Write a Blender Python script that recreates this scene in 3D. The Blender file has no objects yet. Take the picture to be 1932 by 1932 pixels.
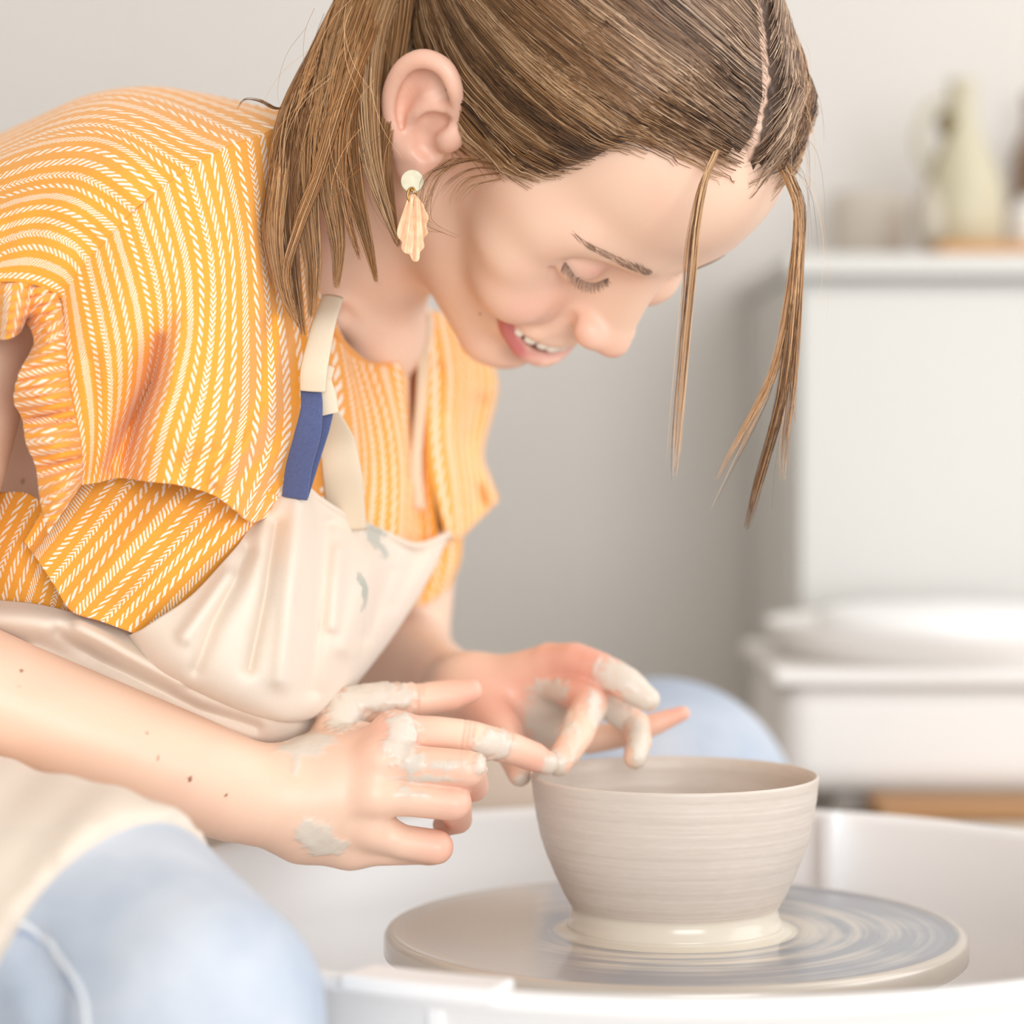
import bpy, bmesh, math, random
import numpy as np
from mathutils import Vector
random.seed(7); RNG = np.random.RandomState(11)
S = bpy.context.scene
COL = S.collection

# ---------------------------------------------------------------- camera, light, exposure
F_PX = 5000.0
CAM = np.array([-0.0841, -1.37, 0.861])
cam_d = bpy.data.cameras.new('camera'); cam = bpy.data.objects.new('camera', cam_d); COL.objects.link(cam)
cam.location = CAM; cam.rotation_euler = (math.pi/2, 0, 0)
cam_d.sensor_width = 36; cam_d.sensor_fit = 'HORIZONTAL'; cam_d.lens = F_PX/1932*36
cam_d.shift_y = -(966-800)/1932
cam_d.clip_start = 0.05; cam_d.clip_end = 50
cam_d.dof.use_dof = True; cam_d.dof.focus_distance = 1.300; cam_d.dof.aperture_fstop = 93.17/27.0
S.camera = cam
S.view_settings.view_transform = 'Standard'; S.view_settings.look = 'None'
S.view_settings.gamma = 1; S.view_settings.use_curve_mapping = False
S.view_settings.exposure = 0.10

w = bpy.data.worlds.new('room_light'); S.world = w; w.use_nodes = True
w.node_tree.nodes['Background'].inputs[0].default_value = (1.0, 0.975, 0.94, 1)
w.node_tree.nodes['Background'].inputs[1].default_value = 0.80

def area(name, loc, target, size, power, color):
    d = bpy.data.lights.new(name, 'AREA'); d.shape = 'RECTANGLE'; d.size, d.size_y = size; d.energy = power; d.color = color
    o = bpy.data.objects.new(name, d); COL.objects.link(o); o.location = loc
    o.rotation_euler = (Vector(target)-Vector(loc)).to_track_quat('-Z', 'Y').to_euler(); return o
# daylight from the tall windows on the right and in front, plus an added wash on the wall
area('window_daylight', (2.2, -.2, 1.45), (0, .1, 0.85), (1.6, 1.8), 19, (0.93, 0.97, 1.0))
area('back_wall_wash', (1.0, .40, 2.1), (-.1, 1.2, .75), (.9, .9), 5.0, (0.95, 0.98, 1.0))  # added lamp that brightens the back wall; no window stands there
area('window_front', (1.1, -5.2, 1.35), (0.1, 1.3, 0.8), (3.0, 2.2), 156, (0.96, 0.98, 1.0))

# ---------------------------------------------------------------- helpers
def P(px, py, Y):
    """point of the photograph at depth Y"""
    d = Y-CAM[1]
    return np.array([CAM[0]+(px-966)/F_PX*d, Y, CAM[2]-(py-800)/F_PX*d])
def RR(rpx, Y): return rpx*(Y-CAM[1])/F_PX
def srgb(r, g, b, a=1.0):
    f = lambda c: (c/255/12.92) if c/255 <= 0.04045 else ((c/255+0.055)/1.055)**2.4
    return (f(r), f(g), f(b), a)
def tag(o, label=None, cat=None, group=None, kind=None):
    if label: o['label'] = label
    if cat: o['category'] = cat
    if group: o['group'] = group
    if kind: o['kind'] = kind
    return o
def empty(name, loc, label, cat, group=None):
    o = bpy.data.objects.new(name, None); COL.objects.link(o); o.location = loc; o.empty_display_size = .05
    return tag(o, label, cat, group)
def link(name, me, mat=None, parent=None, smooth=True):
    o = bpy.data.objects.new(name, me); COL.objects.link(o)
    if mat:
        for m in (mat if isinstance(mat, (list, tuple)) else [mat]): me.materials.append(m)
    if smooth: me.polygons.foreach_set('use_smooth', [True]*len(me.polygons))
    if parent is not None:
        o.parent = parent; o.matrix_parent_inverse.identity()
        l = Vector((0, 0, 0)); q = parent
        while q is not None: l += q.location; q = q.parent
        o.location = -l
    return o
def mesh_np(name, V, Fc, n=4):
    """mesh from numpy vertex / n-gon arrays"""
    me = bpy.data.meshes.new(name)
    V = np.asarray(V, np.float32); Fc = np.asarray(Fc, np.int32)
    me.vertices.add(len(V)); me.vertices.foreach_set('co', V.ravel())
    me.loops.add(Fc.size); me.loops.foreach_set('vertex_index', Fc.ravel())
    me.polygons.add(len(Fc)); me.polygons.foreach_set('loop_start', np.arange(0, Fc.size, n, dtype=np.int32))
    me.polygons.foreach_set('loop_total', np.full(len(Fc), n, np.int32))
    me.update(calc_edges=True); me.validate(); return me
def set_col(me, cols, name='tint'):
    a = me.color_attributes.new(name, 'FLOAT_COLOR', 'POINT')
    c = np.ones((len(cols), 4), np.float32); c[:, :cols.shape[1]] = cols
    a.data.foreach_set('color', c.ravel())
def lathe(name, prof, seg, mat, parent=None, center=(0, 0, 0), close=False):
    prof = np.array(prof, float); n = len(prof); a = np.arange(seg)/seg*2*math.pi
    V = np.stack([np.outer(np.cos(a), prof[:, 0]), np.outer(np.sin(a), prof[:, 0]), np.tile(prof[:, 1], (seg, 1))], 2).reshape(-1, 3)+np.array(center)
    i, j = np.meshgrid(np.arange(seg), np.arange(n-1 if not close else n), indexing='ij')
    j2 = (j+1) % n; i2 = (i+1) % seg
    Fc = np.stack([i*n+j, i2*n+j, i2*n+j2, i*n+j2], 2).reshape(-1, 4)
    return link(name, mesh_np(name, V, Fc), mat, parent)
def crom(pts, t):
    """Catmull-Rom through pts (n,k) at t in 0..n-1"""
    pts = np.asarray(pts, float); n = len(pts)
    i = np.clip(np.floor(t).astype(int), 0, n-2); u = (t-i)[:, None]
    pe = np.vstack([2*pts[0]-pts[1], pts, 2*pts[-1]-pts[-2]])
    a, b, c, d = pe[i], pe[i+1], pe[i+2], pe[i+3]
    return 0.5*((2*b)+(c-a)*u+(2*a-5*b+4*c-d)*u**2+(3*b-a-3*c+d)*u**3)
def box(name, lo, hi, mat, parent=None, bevel=0.0, seg=3):
    bm = bmesh.new(); bmesh.ops.create_cube(bm, size=1)
    lo, hi = np.array(lo, float), np.array(hi, float)
    for v in bm.verts: v.co = Vector((lo+hi)/2+np.array(v.co)*(hi-lo))
    if bevel: bmesh.ops.bevel(bm, geom=bm.edges[:]+bm.verts[:], offset=bevel, segments=seg, profile=.5, affect='EDGES')
    me = bpy.data.meshes.new(name); bm.to_mesh(me); bm.free()
    return link(name, me, mat, parent, smooth=False)

# node material builder
class Mat:
    def __init__(s, name):
        s.m = bpy.data.materials.new(name); s.m.use_nodes = True; s.t = s.m.node_tree
        s.b = s.t.nodes['Principled BSDF']
    def n(s, typ, **kw):
        nd = s.t.nodes.new(typ)
        ins = kw.pop('ins', {})
        for k, v in kw.items(): setattr(nd, k, v)
        for k, v in ins.items():
            if isinstance(v, bpy.types.NodeSocket): s.t.links.new(v, nd.inputs[k])
            else: nd.inputs[k].default_value = v
        return nd
    def set(s, **kw):
        for k, v in kw.items():
            k = k.replace('_', ' ')
            if isinstance(v, bpy.types.NodeSocket): s.t.links.new(v, s.b.inputs[k])
            else: s.b.inputs[k].default_value = v
        return s
    def math(s, op, a, b=0.0, c=0.0):
        nd = s.t.nodes.new('ShaderNodeMath'); nd.operation = op
        for i, v in enumerate((a, b, c)):
            if isinstance(v, bpy.types.NodeSocket): s.t.links.new(v, nd.inputs[i])
            else: nd.inputs[i].default_value = v
        return nd.outputs[0]
    def mix(s, f, a, b):
        nd = s.t.nodes.new('ShaderNodeMix'); nd.data_type = 'RGBA'
        for k, v in ((0, f), (6, a), (7, b)):
            if isinstance(v, bpy.types.NodeSocket): s.t.links.new(v, nd.inputs[k])
            else: nd.inputs[k].default_value = v
        return nd.outputs[2]
    def noise(s, scale, detail=3, vec=None, rough=.5):
        nd = s.n('ShaderNodeTexNoise', ins={'Scale': scale, 'Detail': detail, 'Roughness': rough})
        if vec is None: vec = s.n('ShaderNodeTexCoord').outputs['Object']
        s.t.links.new(vec, nd.inputs['Vector']); return nd.outputs['Fac']
    def bump(s, h, strength=.3, dist=.001):
        nd = s.n('ShaderNodeBump', ins={'Height': h, 'Strength': strength, 'Distance': dist})
        s.t.links.new(nd.outputs[0], s.b.inputs['Normal']); return s
    def ramp(s, f, lo, hi):
        return s.n('ShaderNodeMapRange', ins={0: f, 1: lo, 2: hi}).outputs[0]
def plain(name, rgb, rough=.5, **kw):
    M = Mat(name); M.set(Base_Color=srgb(*rgb), Roughness=rough, **kw); return M.m

# ---------------------------------------------------------------- the setting
Mw = Mat('wall_paint'); nz = Mw.noise(3.0, 3)
Mw.set(Base_Color=Mw.mix(nz, srgb(207, 202, 196), srgb(214, 209, 204)), Roughness=.85)
m_wall = Mw.m
Mf = Mat('concrete_floor'); Mf.set(Base_Color=Mf.mix(Mf.noise(4, 5), srgb(196, 188, 178), srgb(212, 205, 196)), Roughness=.6)
WY = 1.32
tag(box('wall_back', (-3, WY, 0), (3.2, WY+.1, 2.6), m_wall), kind='structure')
tag(box('wall_left', (-1.9, -2.4, 0), (-1.8, WY, 2.6), m_wall), kind='structure')
tag(box('ceiling', (-1.9, -2.4, 2.6), (3.2, WY+.1, 2.7), plain('ceiling_white', (236, 233, 228), .9)), kind='structure')
tag(box('floor', (-3, -2.4, -.1), (3.2, WY, 0), Mf.m), kind='structure')
m_white = plain('white_lacquer', (204, 202, 197), .45)
def localize(root):
    for c in root.children: c.location = (0, 0, 0)
m_wood = plain('pale_wood', (196, 142, 84), .6)
# ---- white cabinet behind
cab = empty('cabinet', (0.62, 1.15, 0), 'tall white cabinet standing against the beige wall', 'cabinet')
cx0 = P(1497, 0, .9)[0]; ctop = P(0, 478, .9)[2]
box('body', (cx0, .92, .04), (1.25, WY-.005, ctop-.02), m_white, cab, .004)
box('top_board', (cx0-.006, .895, ctop-.02), (1.26, WY-.005, ctop), m_white, cab, .004)
box('plinth', (cx0+.02, .94, 0), (1.23, WY-.01, .04), m_white, cab)
for k in range(2):
    dr = box('door', (cx0+.006+k*.54, .905, .05), (cx0+.54+k*.54, .9195, ctop-.03), m_white, cab, .003)
    hx = cx0+.50+k*.10
    box('handle', (hx, .885, .35), (hx+.012, .905, .47), plain('brushed_steel', (190, 188, 184), .35, Metallic=1.0), dr, .003)
# ---- things on the cabinet
def turned(name, px, py0, Y, prof_px, mat, label, cat, group=None):
    """lathe thing standing on the cabinet; prof (radius px, height px)"""
    b = P(px, py0, Y); s = (Y-CAM[1])/F_PX; b[2] = ctop
    o = lathe(name, [(max(r*s, .0004), h*s) for r, h in prof_px], 40, mat, None, (0, 0, 0)); o.location = b
    return tag(o, label, cat, group)
YB = 1.1
s_ = (YB-CAM[1])/F_PX
tr = P(1736, 0, YB)[0]
o = box('tray', (0, -.10, 0), (.42, .12, .016), m_wood, None, .004); o.location = (tr, YB, ctop)
tag(o, 'flat light brown wooden tray lying on the white cabinet', 'tray')
mj = plain('celadon_glaze', (192, 184, 158), .4)
jug = empty('jug', (P(1815, 0, YB)[0], YB, ctop+.016), 'tall greenish beige bottle shaped jug standing on the wooden tray', 'jug')
hs = s_
lathe('body', [(r*hs, h*hs) for r, h in ((.5, 0), (66, 0), (76, 14), (80, 60), (76, 120), (58, 170), (38, 210), (26, 250), (24, 300), (30, 318), (25, 320), (19, 300), (21, 250), (33, 208), (52, 168), (70, 118), (70, 20), (.5, 12))], 40, mj, jug)
hp = crom(np.array([(-26, 0, 280), (-60, 0, 270), (-84, 0, 215), (-74, 0, 165), (-60, 0, 150)], float)*hs, np.linspace(0, 4, 17))
def tube(name, pts, rad, mat, parent=None, seg=8, flat=None):
    pts = np.array(pts, float); n = len(pts); rad = np.broadcast_to(np.asarray(rad, float), (n,))
    T = np.gradient(pts, axis=0); T /= np.linalg.norm(T, axis=1)[:, None]+1e-12
    up = np.array([0.03, 1, .05]) if abs(T[0][1]) < .9 else np.array([1, 0, 0.])
    N = np.cross(T, up); N /= np.linalg.norm(N, axis=1)[:, None]; B = np.cross(T, N)
    a = np.arange(seg)/seg*2*math.pi
    V = pts[:, None]+rad[:, None, None]*(np.cos(a)[None, :, None]*N[:, None]+np.sin(a)[None, :, None]*B[:, None]*(flat or 1))
    i, j = np.meshgrid(np.arange(n-1), np.arange(seg), indexing='ij'); j2 = (j+1) % seg
    Fc = np.stack([i*seg+j, i*seg+j2, (i+1)*seg+j2, (i+1)*seg+j], 2).reshape(-1, 4)
    Va = np.vstack([V.reshape(-1, 3), pts[:1], pts[-1:]]); c0 = n*seg
    jj = np.arange(seg); e1 = np.stack([np.full(seg, c0), (jj+1) % seg, jj, jj], 1); k = (n-1)*seg
    e2 = np.stack([np.full(seg, c0+1), k+jj, k+(jj+1) % seg, k+(jj+1) % seg], 1)
    me = bpy.data.meshes.new(name)
    faces = [tuple(q) for q in Fc.tolist()]+[tuple(q[:3]) for q in e1.tolist()]+[tuple(q[:3]) for q in e2.tolist()]
    me.from_pydata(Va.tolist(), [], faces); me.update()
    return link(name, me, mat, parent)
tube('handle', hp, 8*hs, mj, jug)
localize(jug)
# small vase with a dark seed head
vz = empty('bud_vase', (P(1752, 0, 1.0)[0], 1.0, ctop+.016), 'small grey vase with one dark olive seed head beside the jug', 'vase')
vz.location[2] = ctop+.016
hs = (1.0-CAM[1])/F_PX
lathe('vase', [(r*hs, h*hs) for r, h in ((.5, 0), (22, 0), (30, 30), (28, 70), (12, 100), (14, 112), (10, 110), (8, 98), (22, 66), (22, 20), (.5, 8))], 32, plain('grey_glaze', (178, 168, 152), .5), vz)
m_olive = plain('dried_olive', (112, 98, 62), .8)
tube('stem', crom(np.array([(0, 0, 40), (6, 0, 110), (20, 2, 170), (34, 4, 215)], float)*hs, np.linspace(0, 3, 12)), 2.5*hs, m_olive, vz)
lathe('seed_head', [(max(r, .3)*hs, h*hs) for r, h in ((.3, -22), (12, -16), (20, 0), (18, 14), (9, 22), (12, 28), (.3, 26))], 20, m_olive, vz, (34*hs, 4*hs, 222*hs))
localize(vz)
turned('storage_jar', 1952, 478, 1.15, ((.5, 0), (40, 0), (46, 12), (46, 100), (40, 118), (30, 124), (30, 136), (24, 136), (24, 120), (36, 108), (40, 90), (40, 20), (.5, 12)), plain('white_glaze', (244, 242, 238), .35), 'white rounded jar on the cabinet at the right edge of the picture', 'jar')
turned('glass_bottle', 1950, 478, 1.26, ((.5, 0), (36, 0), (40, 10), (40, 215), (30, 250), (14, 280), (13, 330), (17, 334), (17, 346), (.5, 346)), plain('amber_glass', (120, 92, 66), .25), 'dark brown bottle standing behind the white jar on the cabinet', 'bottle')
turned('clay_cup', 1640, 478, 1.2, ((.5, 0), (60, 0), (66, 40), (74, 120), (70, 150), (66, 150), (68, 118), (58, 40), (.5, 14)), plain('pale_stoneware', (204, 194, 182), .7), 'wide pale stoneware cup standing left of the tray on the cabinet', 'cup')

# ---- second wheel in the background
w2 = empty('potters_wheel', (.45, .85, 0), 'white potters wheel at the right in the blurred background, before the cabinet', 'pottery wheel')
bx0 = P(1477, 0, .62)[0]; z1 = P(0, 1262, .62)[2]; z0 = P(0, 1500, .62)[2]
m_w2 = plain('white_plastic_aged', (232, 228, 224), .5)
box('body', (bx0, .62, z0), (bx0+.62, .88, z1-.012), m_w2, w2, .02, 4)
box('top_rim', (bx0-.008, .61, z1-.012), (bx0+.63, .885, z1), m_w2, w2, .004)
for sx in (0.06, .56):
    for sy in (.65, .85):
        box('leg', (bx0+sx-.02, sy-.02, 0), (bx0+sx+.02, sy+.02, z0), plain('grey_steel', (160, 154, 148), .5), w2, .003)
cw = P(1790, 0, .75)
lathe('splash_pan', [(.001, z1+.001), (.10, z1+.001), (.128, z1+.004), (.142, z1+.026), (.146, z1+.027), (.147, z1+.023), (.134, z1-.0), (.12, z1-.006), (.001, z1-.006)], 56, m_w2, w2, (cw[0], .75, 0))
lathe('wheel_head', [(.001, z1+.012), (.098, z1+.012), (.104, z1+.015), (.106, z1+.030), (.103, z1+.034), (.09, z1+.037), (.001, z1+.043)], 56, plain('white_bat', (250, 250, 250), .3), w2, (cw[0], .75, 0))
st = empty('wooden_stool', (bx0+.3, .74, 0), 'light brown wooden stool pushed under the background wheel', 'stool')
sx0 = P(1662, 0, .54)[0]; sz = P(0, 1522, .54)[2]
box('seat', (sx0, .54, sz-.010), (sx0+.36, .62, sz), plain('brown_wood', (172, 126, 80), .6), st, .003)
for a in (0.0, .335):
    for b in (.0, .055): box('leg', (sx0+a, .54+b, 0), (sx0+a+.025, .565+b, sz-.012), m_wood, st, .003)
box('apron_rail', (sx0+.025, .544, sz-.09), (sx0+.335, .56, sz-.012), plain('pale_wood_rail', (214, 196, 176), .6), st, .002)

# ---------------------------------------------------------------- the wheel at the front
ZP = CAM[2]-.261            # wheel head top
wh = empty('potters_wheel', (0, 0, 0), 'white potters wheel with grey metal head, carrying the bowl in front of the woman', 'pottery wheel')
Mp = Mat('white_pan'); Mp.set(Base_Color=srgb(243, 242, 242), Roughness=.38, Subsurface_Weight=.0); m_pan = Mp.m
ZR = CAM[2]-.238; R0 = .2725
pan = lathe('splash_pan', [(R0-.001, ZR), (R0+.003, ZR+.0015), (R0+.007, ZR-.0005), (R0+.0085, ZR-.005), (R0+.006, ZR-.008), (R0+.003, ZR-.010), (R0-.003, ZR-.05), (R0-.012, ZR-.085), (R0-.03, ZR-.098), (R0-.06, ZR-.102), (.06, ZR-.102),
      (.06, ZR-.097), (R0-.06, ZR-.097), (R0-.034, ZR-.093), (R0-.017, ZR-.082), (R0-.0075, ZR-.05), (R0-.0045, ZR-.004)], 160, m_pan, wh, close=True)
# joint of the two pan halves: a rib inside at the back, a clip tab on the front rim
def rib(a, r0, r1, h0, h1, wd):
    bm = bmesh.new(); bmesh.ops.create_cube(bm, size=1)
    for v in bm.verts: v.co = Vector((r0+(v.co.x+.5)*(r1-r0), v.co.y*wd, h0+(v.co.z+.5)*(h1-h0)))
    bmesh.ops.bevel(bm, geom=bm.edges[:], offset=min(.0015, wd*.3), segments=3, profile=.5, affect='EDGES')
    bmesh.ops.rotate(bm, verts=bm.verts, cent=(0, 0, 0), matrix=__import__('mathutils').Matrix.Rotation(a, 3, 'Z'))
    me = bpy.data.meshes.new('rib'); bm.to_mesh(me); bm.free(); return me
link('pan_seam', rib(math.radians(65.3), R0-.020, R0-.003, ZR-.09, ZR+.0025, .008), m_pan, pan, False)
link('pan_seam', rib(math.radians(245), R0-.002, R0+.004, ZR-.09, ZR-.006, .008), m_pan, pan, False)
a0 = math.radians(239); a1 = math.radians(250)
def arc_slab(name, r0, r1, z0, z1, a0, a1, mat, parent, n=14):
    V = []; Fc = []
    for i in range(n+1):
        a = a0+(a1-a0)*i/n; c, s = math.cos(a), math.sin(a)
        V += [(r0*c, r0*s, z0), (r1*c, r1*s, z0), (r1*c, r1*s, z1), (r0*c, r0*s, z1)]
    for i in range(n):
        for j in range(4): Fc.append((4*i+j, 4*i+(j+1) % 4, 4*i+4+(j+1) % 4, 4*i+4+j))
    Fc += [(0, 3, 2, 1), (4*n, 4*n+1, 4*n+2, 4*n+3)]
    me = bpy.data.meshes.new(name); me.from_pydata(V, [], Fc); me.update()
    o = link(name, me, mat, parent, False); b = o.modifiers.new('bevel', 'BEVEL'); b.width = .002; b.segments = 3; b.angle_limit = .9
    return o
arc_slab('clip_tab', R0-.012, R0+.014, ZR-.004, ZR+.0035, math.radians(236.5), math.radians(251.5), m_pan, pan)
box('wheel_housing', (-.10, -.17, .24), (.42, .22, ZR-.104), m_pan, wh, .03, 5)
for sx in (-.02, .38):
    for sy in (-.13, .18): box('leg', (sx-.02, sy-.02, 0), (sx+.02, sy+.02, .25), plain('steel_leg', (150, 150, 152), .4), wh, .003)
lathe('drive_shaft', [(.001, ZP-.02), (.03, ZP-.02), (.03, .45), (.001, .45)], 32, plain('steel', (160, 160, 162), .35, Metallic=1.0), wh)
# metal wheel head, wet with slip
Mh = Mat('wet_wheel_head')
co = Mh.n('ShaderNodeTexCoord').outputs['Object']
sp = Mh.n('ShaderNodeSeparateXYZ', ins={0: co})
rad = Mh.math('SQRT', Mh.math('ADD', Mh.math('MULTIPLY', sp.outputs[0], sp.outputs[0]), Mh.math('MULTIPLY', sp.outputs[1], sp.outputs[1])))
rv = Mh.n('ShaderNodeCombineXYZ', ins={0: rad, 1: 0.0, 2: 0.0}).outputs[0]
ang = Mh.math('ARCTAN2', sp.outputs[1], sp.outputs[0])
rv2 = Mh.n('ShaderNodeCombineXYZ', ins={0: rad, 1: Mh.math('MULTIPLY', ang, .006), 2: 0.0}).outputs[0]
rings = Mh.noise(420, 2, rv); sm = Mh.noise(120, 4, rv2)
slip = Mh.ramp(Mh.math('SUBTRACT', Mh.math('ADD', sm, Mh.math('MULTIPLY', Mh.noise(14, 3, co), .5)), Mh.math('MULTIPLY', rad, 3.0)), .36, .62)
dist = Mh.ramp(sp.outputs[0], -.03, -.08)
slip2 = Mh.math('MAXIMUM', slip, Mh.math('MULTIPLY', dist, .8))
edge = Mh.ramp(rad, .1435, .146)
colr = Mh.mix(rings, srgb(132, 136, 150), srgb(160, 163, 174))
colr = Mh.mix(slip2, colr, srgb(212, 200, 188)); colr = Mh.mix(edge, colr, srgb(205, 194, 182))
Mh.set(Base_Color=colr, Roughness=.34, Metallic=Mh.math('MULTIPLY', Mh.math('SUBTRACT', 1.0, slip2), .35), Coat_Weight=.6, Coat_Roughness=.10)
Mh.bump(rings, .25, .0004)
lathe('wheel_head', [(.0005, ZP), (.05, ZP), (.10, ZP), (.135, ZP), (.142, ZP-.0002), (.1445, ZP+.0009), (.1465, ZP+.0012), (.1490, ZP+.0002), (.1502, ZP-.002), (.1502, ZP-.011), (.1485, ZP-.0125), (.0005, ZP-.0125)], 160, Mh.m, wh)

# ---- the bowl
bprof = [(267, 1500), (262.5, 1530), (257, 1560), (249, 1590), (238, 1620), (225, 1650), (211, 1680), (200, 1700), (194.5, 1716), (193.5, 1728), (196, 1742), (200, 1752), (203, 1758), (202, 1764), (197, 1768), (194, 1772), (195, 1778)]
q = (1.37)/F_PX
outer = [(r*q, CAM[2]-(y-800)*q) for r, y in bprof]
zr = CAM[2]-.181
outer[-1] = (outer[-1][0], ZP+.0001)
outer = [(r, max(z, ZP+.0001)) for r, z in outer]
# lowest part: a rounded foot of slip, spread on the wheel head
zb = ZP
foot = [(.0535, zb+.0125), (.0532, zb+.010), (.0540, zb+.0065), (.0555, zb+.0035), (.0556, zb+.0018), (.0570, zb+.0010), (.0590, zb+.0004), (.060, zb+.0001)]
up = [(r, z) for r, z in outer if z > zb+.0135]
rim = [(.0722, zr-.0006), (.0732, zr+.0002), (.0740, zr-.0004), (.07415, zr-.0022)]
inner = [(.0708, zr-.004), (.0700, zr-.012), (.068, zr-.025), (.062, zr-.040), (.053, zr-.052), (.042, zr-.060), (.028, zr-.065), (.012, zr-.067), (.0005, zr-.067)][::-1]
pr = inner+rim+up+foot+[(.060, zb-.0001), (.0005, zb-.0001)]
pr = np.array(pr)
# densify and add throwing rings
tt = np.linspace(0, len(pr)-1, 330); pd = crom(pr, tt)
hh = pd[:, 1]; msk = (hh < zr-.004) & (hh > zb+.012)
rg = sum(np.sin(hh*k+p0)*a for k, p0, a in ((2400, .3, .00004), (1300, 1.7, .00005), (5200, 2, .00002), (640, .9, .00008), (3700, 4, .00003)))
pd[:, 0] = np.maximum(pd[:, 0]+np.where(msk, rg, 0), .0004)
Mb = Mat('wet_clay')
co = Mb.n('ShaderNodeTexCoord').outputs['Object']
sp = Mb.n('ShaderNodeSeparateXYZ', ins={0: co})
ang = Mb.math('ARCTAN2', sp.outputs[1], sp.outputs[0])
v1 = Mb.n('ShaderNodeCombineXYZ', ins={0: Mb.math('MULTIPLY', ang, .010), 1: 0.0, 2: Mb.math('MULTIPLY', sp.outputs[2], 1.0)}).outputs[0]
st1 = Mb.noise(650, 3, v1, .65); st2 = Mb.noise(150, 3, v1)
f = Mb.math('ADD', Mb.math('MULTIPLY', st1, .55), Mb.math('MULTIPLY', st2, .45))
c1 = Mb.mix(Mb.ramp(f, .30, .70), srgb(206, 193, 181), srgb(217, 205, 194))
wet = Mb.ramp(sp.outputs[2], zb+.0145-0, zb+.011)
c1 = Mb.mix(wet, c1, srgb(226, 216, 200))
Mb.set(Base_Color=c1, Roughness=Mb.math('SUBTRACT', .42, Mb.math('MULTIPLY', wet, .24)), Coat_Weight=.12, Coat_Roughness=.25)
Mb.bump(f, .18, .0004)
bowl = lathe('bowl', [tuple(x) for x in pd], 170, Mb.m)
tag(bowl, 'freshly thrown pale clay bowl on the grey wheel head', 'bowl')
# ---------------------------------------------------------------- sculpting with distance fields
class Field:
    """points grouped in small blocks; primitives touch only the blocks near them"""
    def __init__(s, P, cen, brad):
        s.P, s.cen, s.brad = P, cen, brad
    def new(s): return np.full(s.P.shape[:2], 1.0, np.float32)
def smin(a, b, k):
    if k <= 0: return np.minimum(a, b)
    h = np.clip(.5+.5*(b-a)/k, 0, 1); return b*(1-h)+a*h-k*h*(1-h)
def near(F, c, r, pad): return np.nonzero(((F.cen-np.asarray(c, np.float32))**2).sum(1) < (r+pad+F.brad)**2)[0]
def put(F, D, idx, d, k, op):
    if op == 'u': D[idx] = smin(D[idx], d, k)
    else: D[idx] = -smin(-D[idx], d, k)
def rotm(ax, deg):
    a = np.radians(deg); c, s = np.cos(a), np.sin(a)
    return {'x': np.array([[1, 0, 0], [0, c, -s], [0, s, c]]), 'y': np.array([[c, 0, s], [0, 1, 0], [-s, 0, c]]), 'z': np.array([[c, -s, 0], [s, c, 0], [0, 0, 1]])}[ax]
PAD = .020
def ell(F, D, c, r, k=.006, op='u', R=None):
    c = np.asarray(c, np.float32); r = np.asarray(r, np.float32)
    idx = near(F, c, r.max(), 2*k+PAD+.5*float(r.max()))
    if len(idx) == 0: return
    q = F.P[idx]-c
    if R is not None: q = q@np.asarray(R, np.float32)
    k0 = np.sqrt(((q/r)**2).sum(2)); k1 = np.sqrt(((q/(r*r))**2).sum(2))+1e-9
    put(F, D, idx, k0*(k0-1)/k1, k, op)
def cap(F, D, a, b, ra, rb=None, k=.006, op='u', sq=None, pad=0.0):
    rb = ra if rb is None else rb
    a = np.asarray(a, np.float32); b = np.asarray(b, np.float32)
    idx = near(F, (a+b)/2, np.linalg.norm(b-a)/2+max(ra, rb), k+PAD+pad)
    if len(idx) == 0: return
    q = F.P[idx]-a; ab = b-a; t = np.clip((q@ab)/(ab@ab+1e-12), 0, 1)
    v = q-t[..., None]*ab
    if sq is not None:      # flattened section: (axis, factor)
        ax = np.asarray(sq[0], np.float32); pr = v@ax; v = v+(sq[1]-1)*pr[..., None]*ax
    put(F, D, idx, np.sqrt((v**2).sum(2))-(ra+(rb-ra)*t), k, op)
def chain(F, D, pts, rs, k=.004, op='u', n=None, sq=None):
    pts = np.asarray(pts, float); rs = np.asarray(rs, float)
    if n:
        t = np.linspace(0, len(pts)-1, n); rs = np.interp(t, np.arange(len(pts)), rs); pts = crom(pts, t)
    G = F.new()
    for i in range(len(pts)-1): cap(F, G, pts[i], pts[i+1], rs[i], rs[i+1], 0.0, sq=sq, pad=k)
    idx = np.nonzero(G.min(1) < k+PAD)[0]
    put(F, D, idx, G[idx], k, op)
def xform(F, M, t, s):
    """same blocks in a local frame (world = s*M@local + t)"""
    return Field(((F.P-t.astype(np.float32))@M.astype(np.float32))/s, ((F.cen-t.astype(np.float32))@M.astype(np.float32))/s, F.brad/s)
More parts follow.
